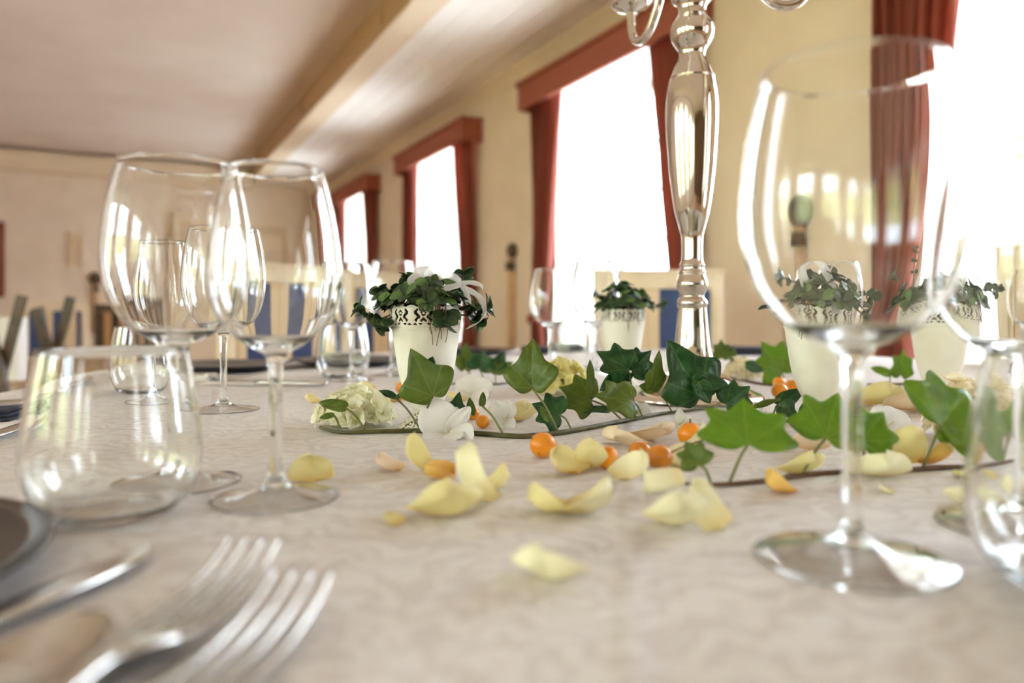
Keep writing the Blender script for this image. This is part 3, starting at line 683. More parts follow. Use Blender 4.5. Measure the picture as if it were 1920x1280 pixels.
succulent(V2, 'leafy succulent in the rear vase left of the candelabrum', 23, 18, [([(0.025, 0, 0.14), (0.05, -0.005, 0.137), (0.066, -0.005, 0.135)], 0.013), ([(-0.02, 0, 0.15), (-0.045, 0, 0.155)], 0.013)], 0.046, 5, (0.2, -1))
succulent(V3, 'ribbon-tied succulent in the vase behind the big right wine glass', 37, 20, [([(0.02, 0, 0.14), (0.05, -0.005, 0.145), (0.062, -0.005, 0.14)], 0.014), ([(-0.02, 0, 0.15), (-0.045, 0, 0.158), (-0.056, 0, 0.16)], 0.014), ([(0.03, -0.01, 0.135), (0.05, -0.012, 0.12)], 0.012)], 0.040, 6, (-0.5, -1))
succulent(V4, 'sparse succulent with a bare upright shoot in the rightmost vase', 41, 15, [([(-0.02, 0, 0.15), (-0.022, 0, 0.18), (-0.02, 0, 0.205)], 0.007), ([(0.03, -0.01, 0.14), (0.052, -0.01, 0.152), (0.065, -0.01, 0.15)], 0.0135), ([(-0.03, 0, 0.15), (-0.055, 0, 0.17)], 0.009)], 0.034, 9, (1, -0.6))
def ribbon_strip(parent, pts, wid, wdir):
    pth = cr([Vector(p) for p in pts], 6); v, f = [], []; wdir = Vector(wdir)
    for i, p in enumerate(pth):
        wq = wid*(1 + 0.12*math.sin(i*0.9))
        for u in (-1, -0.33, 0.33, 1): v.append(p + wdir.normalized()*wq*0.5*u + Vector((0, 0.0008*math.sin(i*0.7+u*2), 0)))
    for i in range(len(pth)-1):
        for j in range(3): a = i*4+j; f.append((a, a+1, a+5, a+4))
    return solid(ob('ribbon_loop', mesh('ribbon_loop', v, f, True), M['ribbon'], parent), 0.0002)
rb = thing('ribbon_bow', V1 + Vector((0, 0, 0.14)), 'sheer white ribbon bow on the front left succulent', 'ribbon', 'sheer ribbons')
def rr_(x, y, dy=0.0): a = rel(x, y, dy); return (a[0], a[1], a[2]-0.14)
ribbon_strip(rb, [rr_(795, 548, -.02), rr_(782, 530, -.026), rr_(790, 512, -.022), rr_(798, 500, -.018), rr_(806, 520, -.012), rr_(800, 545, -.012)], 0.014, (1, 0.2, 0.1))
ribbon_strip(rb, [rr_(803, 546, -.025), rr_(825, 545, -.03), rr_(855, 538, -.03), rr_(868, 530, -.022), rr_(850, 518, -.015), rr_(825, 520, -.012), rr_(808, 540, -.01)], 0.0075, (0.1, 0.35, 1))
ribbon_strip(rb, [rr_(866, 532, -.02), rr_(885, 530, -.02), rr_(903, 534, -.018), rr_(909, 541, -.018)], 0.005, (0.1, .3, 1))
ribbon_strip(rb, [rr_(872, 540, -.018), rr_(900, 555, -.02), rr_(912, 580, -.022), rr_(904, 602, -.026), rr_(880, 614, -.026)], 0.0065, (0.7, .2, 0.6))
ribbon_strip(rb, [rr_(870, 535, -.02), rr_(878, 550, -.024), rr_(883, 572, -.026)], 0.006, (1, .2, 0.2))
rb3 = thing('ribbon_bow', V3 + Vector((0, 0, 0.14)), 'lace ribbon bow hanging over the vase behind the big right wine glass', 'ribbon', 'sheer ribbons')
ribbon_strip(rb3, [(-0.028, -.02, .01), (-.03, -.02, .03), (-.012, -.02, .038), (0, -.025, .02), (0.004, -.03, .0), (0.0, -.043, -.018)], 0.012, (1, .2, .1))
ribbon_strip(rb3, [(0.0, -.02, .02), (.01, -.02, .036), (.03, -.02, .036), (.042, -.02, .015), (.04, -.025, -.012)], 0.005, (.6, .4, .3))
rb4 = thing('ribbon_bow', V4 + Vector((0, 0, 0.14)), 'looped sheer ribbon on the rightmost potted plant', 'ribbon', 'sheer ribbons')
ribbon_strip(rb4, [(-0.03, -.02, .0), (-.02, -.02, .03), (-.002, -.02, .042), (.008, -.02, .02), (-0.006, -.02, .0)], 0.014, (.7, .2, .5))
ribbon_strip(rb4, [(0.0, -.02, .0), (.012, -.02, .03), (.03, -.02, .03), (.03, -.02, .005)], 0.012, (.3, .4, .8))
rb2 = thing('ribbon_bow', V2 + Vector((0, 0, 0.10)), 'white ribbon curling down the side of the rear vase', 'ribbon', 'sheer ribbons')
ribbon_strip(rb2, [(-.03, -.01, .03), (-.042, -.015, .0), (-.04, -.015, -.03), (-.024, -.02, -.055)], 0.005, (1, .3, .3))

# ------------------------------------------------------------------ ivy
def ivy_mesh(kind, seed):
    rng = random.Random(seed)
    outl = {'tri': [(0, 1.0), (.12, .84), (.21, .68), (.29, .54), (.40, .46), (.53, .38), (.58, .26), (.48, .10), (.34, -.02), (.22, -.10), (.10, -.09), (0, -.01)],
            'five': [(0, 1.0), (.10, .86), (.18, .74), (.26, .68), (.40, .70), (.54, .68), (.55, .54), (.51, .40), (.57, .27), (.68, .14), (.66, .03), (.50, -.07), (.34, -.13), (.18, -.12), (.08, -.06), (0, 0)],
            'oval': [(0, 1.0), (.14, .86), (.26, .68), (.34, .48), (.38, .30), (.34, .12), (.24, -.02), (.12, -.06), (0, 0)]}[kind]
    half = [tuple(p) for p in cr(outl, 3)]
    full = half + [(-x, y) for x, y in reversed(half[1:-1])]
    n = len(full); c = (0, 0.28); v = [(c[0], c[1], 0)]; f = []; rings = 5
    for r in range(1, rings+1):
        t = r/rings
        for (x, y) in full: v.append((c[0]+(x-c[0])*t, c[1]+(y-c[1])*t, 0))
    for i in range(n): f.append((0, 1+i, 1+(i+1) % n))
    for r in range(rings-1):
        a0 = 1+r*n; b0_ = 1+(r+1)*n
        for i in range(n): j = (i+1) % n; f.append((a0+i, b0_+i, b0_+j, a0+j))
    fold = rng.uniform(0.18, 0.34); bend = rng.uniform(0.05, 0.22); ph = rng.random()*6
    v = [Vector((x, y, fold*abs(x) - bend*(y-.3)**2*0.9 + 0.028*math.sin(7*y+5*x+ph) - 0.25*x*x)) for x, y, z in v]
    me_ = mesh('ivy_leaf', v, f, True); bm = bmesh.new(); bm.from_mesh(me_); bmesh.ops.recalc_face_normals(bm, faces=bm.faces)
    bmesh.ops.solidify(bm, geom=bm.faces[:], thickness=0.012); bm.to_mesh(me_); bm.free(); me_.polygons.foreach_set('use_smooth', [True]*len(me_.polygons)); return me_
IVY = {}
for kd in ('tri', 'five', 'oval'):
    for vi in range(2):
        base_ = ivy_mesh(kd, 5+vi*7+len(kd))
        for mk_ in ('ivy_d', 'ivy_m', 'ivy_l'):
            mm = base_.copy(); mm.materials.clear(); mm.materials.append(M[mk_]); IVY[(kd, vi, mk_[-1])] = mm
def vine(name, path_px, rad, label, stemmat, zoff=None):
    pts = [P(x, y) + Vector((0, 0, rad)) if not isinstance(h, float) else PD(x, y, h) for (x, y, h) in [(p + (None,))[:3] for p in path_px]]
    root = thing(name, pts[0]-Vector((0, 0, rad)), label, 'ivy', 'ivy sprigs on the cloth')
    pth = cr(pts, 5); n = len(pth)
    rs = [rad*(0.45+0.55*min(1, 3*min(i, n-1-i)/n+0.25)) for i in range(n)]
    o = tube('stem', [p-root.location for p in pth], rs, stemmat, root, 10)
    return root, pth
def leaf(root, pth, base, tip, wr, kd, tone, vi=0, Y=None, dY=0.0, nrm=(0, -1, 0.35), pet=None, Lz=1.0):
    """base/tip: photo pixels; Y depth of the base (default: the vine below it); dY depth change towards the tip; pet: pixel where the petiole leaves the stem"""
    if Y is None: Y = min(pth, key=lambda p: abs((p.x/p.y*F+960) - (pet[0] if pet else base[0]))).y
    b_ = PD(base[0], base[1], Y); t_ = PD(tip[0], tip[1], Y+dY)
    d_ = t_-b_; L = d_.length
    o = ob('leaf', IVY[(kd, vi, tone)], None, root); frame_obj(o, b_, d_, Vector(nrm), L*wr, L, L*Lz, root.location)
    lo = min((o.matrix_local @ vv.co).z for vv in o.data.vertices) + root.location.z - TZ
    if lo < 0.0006: o.location.z += min(0.012, 0.0006-lo); b_ = b_ + Vector((0, 0, min(0.012, 0.0006-lo)))
    if pet:
        e = min(pth, key=lambda p: ((p.x/p.y*F+960)-pet[0])**2)
        mid = (b_+e)*0.5 + Vector((0, -0.002, 0.004))
        tube('petiole', [p-root.location for p in cr([e, mid, b_], 4)], 0.0011, M['petiole'] if tone != 'r' else M['redstem'], root, 6)
    return o
v1, p1 = vine('ivy_sprig', [(601, 806), (640, 815), (720, 813), (790, 812), (870, 815), (960, 822), (1000, 821), (1060, 814), (1120, 803), (1180, 791), (1240, 779), (1290, 773), (1345, 768)], 0.0026, 'long ivy sprig with dark and olive leaves lying across the middle of the cloth', M['stem'])
leaf(v1, p1, (648, 787), (597, 776), 0.75, 'oval', 'm', 0, dY=0.005, nrm=(0.1, -0.7, 0.8), pet=(690, 815))
leaf(v1, p1, (625, 800), (598, 806), 0.6, 'oval', 'm', 1, dY=-0.004, nrm=(0.1, -0.9, 0.4), pet=(640, 815))
leaf(v1, p1, (812, 764), (768, 676), 1.0, 'tri', 'm', 0, Y=0.738, dY=0.0, nrm=(-0.25, -1, 0.3), pet=(788, 815))
leaf(v1, p1, (800, 722), (812, 690), 1.0, 'oval', 'd', 0, Y=0.752, nrm=(0.2, -1, 0.2))
leaf(v1, p1, (742, 768), (710, 753), 0.7, 'oval', 'd', 1, Y=0.75, nrm=(0, -0.6, 0.9), pet=(788, 815))
leaf(v1, p1, (742, 768), (765, 759), 0.7, 'oval', 'd', 0, Y=0.75, nrm=(0, -0.6, 0.9))
leaf(v1, p1, (852, 798), (862, 756), 0.9, 'tri', 'd', 1, Y=0.765, nrm=(0.2, -1, 0.2), pet=(845, 815))
leaf(v1, p1, (903, 782), (906, 756), 0.8, 'oval', 'm', 0, Y=0.76, nrm=(0.6, -1, 0.2), pet=(945, 820))
leaf(v1, p1, (884, 800), (880, 766), 0.7, 'oval', 'm', 1, Y=0.765, nrm=(0.3, -1, 0.3))
leaf(v1, p1, (998, 750), (998, 655), 0.98, 'tri', 'm', 1, dY=0.012, nrm=(-0.35, -1, 0.05), pet=(1045, 816))
leaf(v1, p1, (1050, 800), (997, 778), 0.95, 'five', 'd', 0, Y=0.765, dY=0.0, nrm=(-0.1, -1, 0.5), pet=(1075, 812))
leaf(v1, p1, (1030, 812), (1012, 782), 0.6, 'oval', 'm', 0, Y=0.75, nrm=(0, -1, 0.3))
leaf(v1, p1, (1108, 770), (1048, 745), 0.95, 'five', 'm', 1, dY=-0.002, nrm=(-0.3, -1, 0.55), pet=(1172, 794))
leaf(v1, p1, (1104, 765), (1107, 694), 0.42, 'oval', 'm', 0, Y=0.80, nrm=(0.5, -0.8, 0.7))
leaf(v1, p1, (1178, 712), (1118, 678), 0.8, 'five', 'd', 0, Y=0.83, nrm=(0, -1, 0.25), pet=(1196, 789))
leaf(v1, p1, (1176, 712), (1158, 668), 0.85, 'tri', 'd', 1, Y=0.835, nrm=(0.1, -1, 0.2))
leaf(v1, p1, (1184, 713), (1222, 676), 0.85, 'five', 'd', 0, Y=0.84, nrm=(0.1, -1, 0.2))
leaf(v1, p1, (1178, 718), (1124, 752), 0.75, 'oval', 'd', 1, Y=0.84, dY=-0.01, nrm=(0, -0.9, 0.5))
leaf(v1, p1, (1184, 772), (1113, 762), 0.75, 'five', 'm', 0, Y=0.79, dY=-0.012, nrm=(0, -0.9, 0.6), pet=(1200, 788))
leaf(v1, p1, (1224, 748), (1239, 677), 0.6, 'tri', 'm', 0, Y=0.80, nrm=(0.55, -1, 0.1), pet=(1262, 776))
leaf(v1, p1, (1226, 750), (1198, 744), 1.1, 'oval', 'm', 1, Y=0.80, nrm=(-0.2, -1, 0.3))
leaf(v1, p1, (1140, 790), (1078, 789), 0.55, 'oval', 'd', 0, Y=0.82, nrm=(0, -0.5, 0.9), pet=(1185, 790))
leaf(v1, p1, (1312, 762), (1254, 656), 1.0, 'tri', 'd', 0, Y=0.80, dY=0.0, nrm=(0.15, -1, 0.35), pet=(1300, 772))
leaf(v1, p1, (1300, 735), (1368, 742), 0.75, 'oval', 'd', 1, Y=0.795, nrm=(0.15, -1, 0.4))
leaf(v1, p1, (1300, 748), (1240, 766), 0.8, 'oval', 'd', 0, Y=0.80, dY=-.005, nrm=(0, -1, 0.35))
leaf(v1, p1, (1310, 738), (1332, 778), 1.1, 'oval', 'd', 0, Y=0.79, nrm=(0.1, -1, 0.3))
leaf(v1, p1, (1362, 778), (1408, 744), 0.9, 'five', 'd', 1, Y=0.80, nrm=(0.2, -1, 0.4), pet=(1340, 769))
v2, p2 = vine('ivy_sprig', [(1281, 911), (1350, 913), (1440, 905), (1520, 893), (1600, 888), (1700, 885), (1770, 880), (1850, 876), (1960, 856)], 0.0019, 'bright green ivy sprig lying in front right behind the big glass stem', M['redstem'])
leaf(v2, p2, (1402, 866), (1394, 776), 1.42, 'five', 'l', 0, dY=0.02, nrm=(0.05, -1, 0.45), pet=(1372, 912))
leaf(v2, p2, (1310, 902), (1284, 856), 0.95, 'five', 'm', 1, dY=0.01, nrm=(-0.2, -1, 0.4), pet=(1330, 912))
leaf(v2, p2, (1548, 852), (1572, 764), 1.0, 'five', 'l', 0, dY=0.02, nrm=(-0.2, -1, 0.4), pet=(1500, 897))
leaf(v2, p2, (1616, 856), (1660, 800), 1.1, 'five', 'l', 1, dY=0.01, nrm=(0.1, -1, 0.45), pet=(1617, 888))
leaf(v2, p2, (1764, 828), (1820, 758), 1.15, 'five', 'l', 1, dY=0.025, nrm=(0.1, -1, 0.4), pet=(1736, 882))
leaf(v2, p2, (1766, 828), (1838, 872), 0.8, 'five', 'l', 0, dY=-0.01, nrm=(0.0, -0.7, 0.8))
leaf(v2, p2, (1870, 840), (1916, 790), 0.9, 'five', 'l', 0, dY=0.0, nrm=(0.1, -1, 0.4), pet=(1860, 876))
v3, p3 = vine('ivy_sprig', [(1345, 778), (1400, 772), (1460, 788), (1510, 799), (1560, 803), (1600, 800)], 0.0018, 'short dark ivy sprig with small leaves just above the largest leaf', M['redstem'])
leaf(v3, p3, (1458, 778), (1508, 748), 0.72, 'oval', 'd', 0, dY=0.0, nrm=(-0.1, -1, 0.4), pet=(1450, 784))
leaf(v3, p3, (1462, 770), (1400, 788), 0.35, 'oval', 'm', 1, dY=-0.005, nrm=(0, -0.4, 1))
leaf(v3, p3, (1462, 782), (1500, 812), 0.9, 'tri', 'd', 1, Y=0.74, dY=-0.01, nrm=(0, -1, 0.5), pet=(1480, 789))
leaf(v3, p3, (1512, 782), (1522, 822), 0.8, 'tri', 'd', 0, Y=0.715, dY=-0.006, nrm=(0.1, -1, 0.4), pet=(1510, 791))
leaf(v3, p3, (1520, 800), (1536, 778), 0.9, 'oval', 'm', 0, Y=0.72, nrm=(0.2, -1, 0.3))
v4, p4 = vine('ivy_sprig', [(845, 722), (880, 720), (930, 722), (975, 716)], 0.002, 'ivy sprig half hidden behind the front vase on its right', M['stem'])
leaf(v4, p4, (872, 704), (874, 654), 0.75, 'tri', 'm', 0, nrm=(0.2, -1, 0.2), pet=(885, 720))
leaf(v4, p4, (898, 704), (908, 668), 1.1, 'five', 'd', 1, nrm=(0, -1, 0.3), pet=(905, 720))
leaf(v4, p4, (928, 708), (946, 672), 1.0, 'tri', 'd', 0, nrm=(0.2, -1, 0.3), pet=(930, 720))
leaf(v4, p4, (930, 710), (962, 692), 0.8, 'oval', 'm', 0, nrm=(0.2, -1, 0.3))
leaf(v4, p4, (930, 712), (915, 680), 0.7, 'oval', 'm', 1, nrm=(-0.2, -1, 0.3))
v5, p5 = vine('ivy_sprig', [(1330, 705), (1380, 712), (1430, 722), (1480, 724), (1530, 728)], 0.0022, 'ivy sprig behind the candelabrum base on its right', M['redstem'])
leaf(v5, p5, (1352, 682), (1352, 646), 0.8, 'five', 'm', 0, nrm=(0.1, -1, 0.2), pet=(1350, 708))
leaf(v5, p5, (1372, 694), (1376, 658), 0.55, 'oval', 'm', 1, nrm=(0.3, -1, 0.2), pet=(1372, 711))
leaf(v5, p5, (1398, 696), (1438, 708), 0.75, 'oval', 'd', 0, nrm=(0.1, -0.9, 0.5), pet=(1395, 714))
leaf(v5, p5, (1466, 712), (1428, 652), 0.9, 'five', 'l', 0, nrm=(0.1, -1, 0.3), pet=(1470, 723))
leaf(v5, p5, (1462, 700), (1490, 690), 0.9, 'tri', 'l', 1, nrm=(0.1, -1, 0.3))
v6, p6 = vine('ivy_sprig', [(1625, 722), (1680, 722), (1730, 720), (1790, 716)], 0.002, 'small bright ivy sprig between the two white vases on the right', M['redstem'])
leaf(v6, p6, (1668, 714), (1632, 702), 0.7, 'oval', 'l', 0, nrm=(0, -1, 0.5), pet=(1670, 722))
leaf(v6, p6, (1688, 716), (1694, 666), 0.75, 'five', 'l', 1, nrm=(0.2, -1, 0.2), pet=(1700, 722))
v7, p7 = vine('ivy_sprig', [(1810, 742), (1850, 740), (1890, 744), (1950, 750)], 0.002, 'dark ivy sprig at the far right edge behind the tumbler', M['stem'])
leaf(v7, p7, (1858, 732), (1846, 690), 0.7, 'tri', 'd', 0, nrm=(0.1, -1, 0.2), pet=(1860, 741))
leaf(v7, p7, (1880, 735), (1910, 702), 0.9, 'five', 'd', 1, nrm=(0.1, -1, 0.2), pet=(1880, 743))

# ------------------------------------------------------------------ petals
def petal_mesh(L, W, cup, curl, tilt, wave, seed, roll=0.0):
    rng = random.Random(seed); NU, NV = 12, 14; v, f, al = [], [], []; ph = rng.random()*6
    for j in range(NV+1):
        t = j/NV; wd = W*0.5*(0.14*(1-t) + max(0.0, 1-abs(2*t**0.72-1)**2.7)**0.5)*0.96
        for i in range(NU+1):
            u = -1+2*i/NU; x = u*wd; y = (t-0.5)*L
            y -= 0.05*L*(t**3)*(u*u)
            z = cup*W*(u*u)*(0.4+0.6*t) + curl*L*((t-0.35)**2)*1.6 + wave*W*math.sin(u*4+t*5+ph)*t
            v.append(Vector((x, y, z))); al.append(t)
    if roll:
        v2 = []
        for p in v:
            a = p.x*roll; rad = 1/roll; v2.append(Vector((math.sin(a)*rad, p.y, p.z + (1-math.cos(a))*rad)))
        v = v2
    rot = Matrix.Rotation(tilt, 3, 'X'); v = [rot @ p for p in v]
    zm = min(p.z for p in v); v = [Vector((p.x, p.y, p.z-zm+0.0004)) for p in v]
    for j in range(NV):
        for i in range(NU): a = j*(NU+1)+i; f.append((a, a+1, a+NU+2, a+NU+1))
    me_ = mesh('petal', v, f, True); at = me_.attributes.new('along', 'FLOAT', 'POINT'); at.data.foreach_set('value', al); return me_
PC = [0]
def petal(x, y, wpx, lpx, yaw, label, mt='pet_y', cup=0.25, curl=0.35, tilt=0.15, wave=0.05, roll=0.0, dz=0.0, side=0.0):
    PC[0] += 1; loc = P(x, y); sc = loc.y/F
    me_ = petal_mesh(lpx*sc*0.9, wpx*sc*0.95, cup*0.75, curl*0.75, tilt*0.85, wave, PC[0]*13+1, roll)
    o = solid(ob('rose_petal', me_, M[mt], None, loc + Vector((0, 0, dz))), 0.00035)
    o.rotation_euler = (0, side, math.radians(yaw)); tag(o, label, 'petal', 'rose petals strewn on the cloth'); return o
petal(583, 898, 84, 70, 20, 'oval yellow petal beside the front left glass foot', 'pet_y', 0.2, 0.3, 0.5)
petal(1025, 1092, 150, 120, 160, 'cupped pale yellow petal lying nearest the camera', 'pet_p', 0.34, 0.5, 0.25, 0.06)
petal(736, 982, 48, 40, 60, 'tiny tan yellow petal alone on the cloth', 'pet_y', 0.3, 0.3, 0.3)
petal(838, 975, 150, 130, 200, 'large yellow petal at the front of the left petal cluster', 'pet_y', 0.3, 0.55, 0.35, 0.08)
petal(880, 948, 110, 130, 120, 'pale petal standing up at the back of the left cluster', 'pet_p', 0.35, 0.5, 1.0, 0.06, side=0.2)
petal(930, 920, 80, 70, 280, 'small curled yellow petal at the right of the left cluster', 'pet_y', 0.4, 0.5, 0.3)
petal(822, 898, 80, 66, 85, 'rolled orange yellow petal in the left cluster', 'pet_o', 0.35, 0.2, 0.1, 0.03, 45)
petal(778, 888, 60, 90, 150, 'upright curled yellow petal left of the rolled orange one', 'pet_y', 0.4, 0.5, 0.9, 0.05, 20)
petal(728, 880, 66, 60, 70, 'pale dry petal at the far left of the left cluster', 'pet_h', 0.25, 0.3, 0.25)
petal(1030, 962, 120, 110, 110, 'cream petal, left half of the pair in the middle foreground', 'pet_y', 0.3, 0.4, 0.25, 0.08)
petal(1110, 962, 130, 110, 250, 'cream petal, right half of the pair in the middle foreground', 'pet_p', 0.4, 0.45, 0.25, 0.09)
petal(1270, 990, 130, 110, 190, 'folded cream petal in front of the lower ivy stem', 'pet_p', 0.42, 0.5, 0.3, 0.08)
petal(1322, 985, 80, 110, 30, 'cream petal tip standing beside the folded cream petal', 'pet_p', 0.35, 0.4, 0.9, 0.05, side=-0.2)
petal(1243, 925, 85, 84, 100, 'arched pale yellow petal below the berry pair', 'pet_p', -0.7, -0.2, 0.1, 0.03)
petal(1187, 896, 90, 80, 300, 'whitish cream petal directly below the paired berries', 'pet_p', 0.3, 0.3, 0.5)
petal(1060, 884, 84, 74, 40, 'yellow petal right of the single spotted berry', 'pet_y', 0.35, 0.4, 0.4)
petal(1108, 884, 66, 74, 170, 'yellow petal curled against the half hidden berry', 'pet_y', 0.4, 0.5, 0.75)
petal(1456, 924, 80, 60, 95, 'golden curled petal lying on the lower ivy stem', 'pet_o', 0.5, 0.4, 0.3, 0.06)
petal(1170, 838, 100, 80, 140, 'peach petal behind the berry group on its left', 'pet_h', 0.2, 0.3, 0.3)
petal(1225, 830, 100, 84, 200, 'pink peach petal tip rising behind the berry pair', 'pet_h', 0.2, 0.3, 0.4, 0.08)
petal(1300, 852, 110, 90, 250, 'cream petal in front of the upper orange berry', 'pet_p', 0.25, 0.35, 0.5)
petal(1290, 872, 90, 80, 330, 'cream petal tucked under the largest ivy leaf', 'pet_p', 0.3, 0.3, 0.3)
petal(1510, 892, 100, 80, 200, 'yellow petal behind the lower stem left of the big glass', 'pet_y', 0.3, 0.35, 0.4)
petal(1520, 850, 70, 80, 160, 'peach petal under the small dark ivy leaves', 'pet_h', 0.25, 0.3, 0.6)
petal(1655, 900, 110, 90, 170, 'pale green yellow petal right of the big glass stem', 'pet_p', 0.25, 0.3, 0.45)
petal(1700, 880, 80, 110, 175, 'upright peach petal between two bright ivy leaves', 'pet_y', 0.12, 0.15, 1.1, 0.06)
petal(1765, 876, 80, 70, 210, 'amber petal under the bright leaf on the right', 'pet_o', 0.3, 0.3, 0.6)
petal(1660, 924, 32, 26, 80, 'crumb of cream petal below the right end of the stem', 'pet_p', 0.4, 0.3, 0.2)
petal(1810, 896, 60, 44, 90, 'small bright yellow petal under the right end of the stem', 'pet_y', -0.3, 0.2, 0.2)
petal(1812, 950, 90, 74, 130, 'blurred pale petal left of the right edge tumbler', 'pet_p', 0.3, 0.3, 0.3)
petal(1890, 938, 90, 74, 60, 'blurred petal seen through the right edge tumbler', 'pet_p', 0.3, 0.3, 0.3)
petal(1650, 764, 110, 90, 190, 'large light orange petal behind the big glass stem', 'pet_y', 0.15, 0.2, 0.45, 0.08)
petal(1718, 776, 110, 90, 160, 'large pinkish petal left of the cream hydrangea', 'pet_h', 0.12, 0.2, 0.5, 0.07)
petal(1570, 772, 60, 60, 140, 'yellow petal beside the foot of the vase behind the big glass', 'pet_y', 0.3, 0.3, 0.5)
petal(980, 792, 74, 60, 210, 'yellow petal behind the ivy stem next to the veined white flower', 'pet_y', 0.3, 0.4, 0.5)
petal(682, 746, 56, 50, 170, 'pale yellow petal behind the left hydrangea', 'pet_y', 0.25, 0.3, 0.5)
petal(735, 752, 66, 40, 100, 'golden petal behind the left hydrangea near the vase', 'pet_o', 0.2, 0.2, 0.2)
petal(584, 755, 34, 28, 60, 'small yellow petal left of the left hydrangea', 'pet_y', 0.3, 0.3, 0.4)
petal(855, 752, 60, 40, 80, 'yellow petal at the right of the front vase foot', 'pet_y', 0.2, 0.2, 0.3)
petal(1600, 742, 60, 46, 40, 'small peach petal right of the vase behind the big glass', 'pet_h', 0.3, 0.3, 0.4)
petal(1560, 830, 60, 50, 20, 'cream petal left of the big glass stem', 'pet_p', 0.3, 0.3, 0.5)

# ------------------------------------------------------------------ berries
def berry(x, yc, rpx, label, mt='berry', stalk=None, spots=(), Yo=None):
    """sits on the cloth; (x, yc) is the centre pixel, rpx its radius"""
    # solve depth so that a ball of that pixel size touching the cloth appears there
    Y = CH/((yc-HZ)/F + rpx/F); r = rpx/F*Y
    if Yo: Y = Yo; r = rpx/F*Y
    loc = Vector(((x-960)/F*Y, Y, TZ))
    g = thing('crab_apple_berry', loc, label, 'berry', 'orange berries on the cloth')
    pr = [(0, 0.0001)] + [(r*math.sin(PI*i/20)*(1+0.02*math.sin(PI*i/20)), r - r*0.97*math.cos(PI*i/20)) for i in range(1, 19)] + [(r*0.12, r*1.93), (0, r*1.88)]
    o = lathe('fruit', pr, M[mt], g, 32)
    for (dx, dz) in spots:
        v = Vector((dx, -math.sqrt(max(0, 1-dx*dx-dz*dz)), dz)); s_ = lathe('calyx_spot', [(0, -r*.03), (r*.13, -r*.02), (r*.10, r*.03), (r*.05, r*.0), (0, r*.0)], M['berryspot'], g, 10); s_.location = Vector((0, 0, r)) + v*r*0.985
        s_.rotation_euler = v.to_track_quat('Z', 'Y').to_euler()
    if stalk:
        a = Vector((0, 0, r)) + Vector(stalk).normalized()*r*0.93; b_ = a + Vector(stalk)*1.0
        tube('stalk', [a, (a+b_)/2 + Vector((0, 0, 0.001)), b_], 0.0007, M['root'], g, 6)
    return g
berry(1018, 834, 24.5, 'single orange berry with two dark spots in front of the ivy stem', 'berry', (-0.006, -0.002, 0.004), ((0.5, -0.42), (-0.35, -0.5)))
berry(1138, 857, 22, 'orange berry half hidden behind a curled yellow petal', 'berry')
berry(1200, 847, 21, 'amber berry, rear one of the touching pair', 'berry_d', None, ((-0.75, -0.35),))
berry(1237, 856, 24, 'amber berry with a thin stalk, front one of the touching pair', 'berry_d', (0.024, -0.003, 0.010))
berry(1294, 814, 23, 'orange berry above the pair, stalk dimple upwards', 'berry', (0, 0, 0.004))
berry(755, 727, 13, 'small orange berry behind the front vase on its left', 'berry')
berry(886, 775, 13, 'orange berry peeping out behind the white flower, upper one', 'berry')
berry(905, 790, 13, 'orange berry behind the tiny ivy leaf, lower one', 'berry')
berry(1462, 733, 15, 'shiny orange berry right of the candelabrum base, frontmost of three', 'berry')
berry(1461, 718, 12, 'orange berry behind the shiny one right of the candelabrum base', 'berry')
berry(1486, 724, 13, 'orange berry to the right of the shiny one by the candelabrum', 'berry')
berry(1519, 734, 9, 'tiny orange berry touching the vase behind the big glass', 'berry')

# ------------------------------------------------------------------ hydrangea heads and white flowers
def fourpetal(seed, open_=0.5):
    rng = random.Random(seed); v, f, al = [], [], []; NU, NV = 6, 5
    for q in range(4):
        a0 = q*PI/2 + rng.uniform(-.12, .12); tl = open_+rng.uniform(-.2, .2); rot = Matrix.Rotation(a0, 3, 'Z') @ Matrix.Rotation(tl, 3, 'X'); k0 = len(v)
        for j in range(NV+1):
            t = j/NV; wd = 0.52*math.sin(PI*min(1, (0.12+0.88*t)*0.86))**0.7
            for i in range(NU+1):
                u = -1+2*i/NU; v.append(rot @ Vector((u*wd, 0.04+t*0.96-0.15*u*u*t, 0.18*u*u*t - 0.15*t*t + 0.03*math.sin(9*u+q)))); al.append(t)
        for j in range(NV):
            for i in range(NU): a = k0+j*(NU+1)+i; f.append((a, a+1, a+NU+2, a+NU+1))
    me_ = mesh('floret', v, f, True); at = me_.attributes.new('along', 'FLOAT', 'POINT'); at.data.foreach_set('value', al); return me_
FLO = {}
for mk_ in ('hyd_g', 'hyd_y', 'hyd_c'):
    for i in range(3):
        me_ = fourpetal(i+1, 0.35+0.2*i); me_.materials.append(M[mk_]); FLO[(mk_, i)] = me_
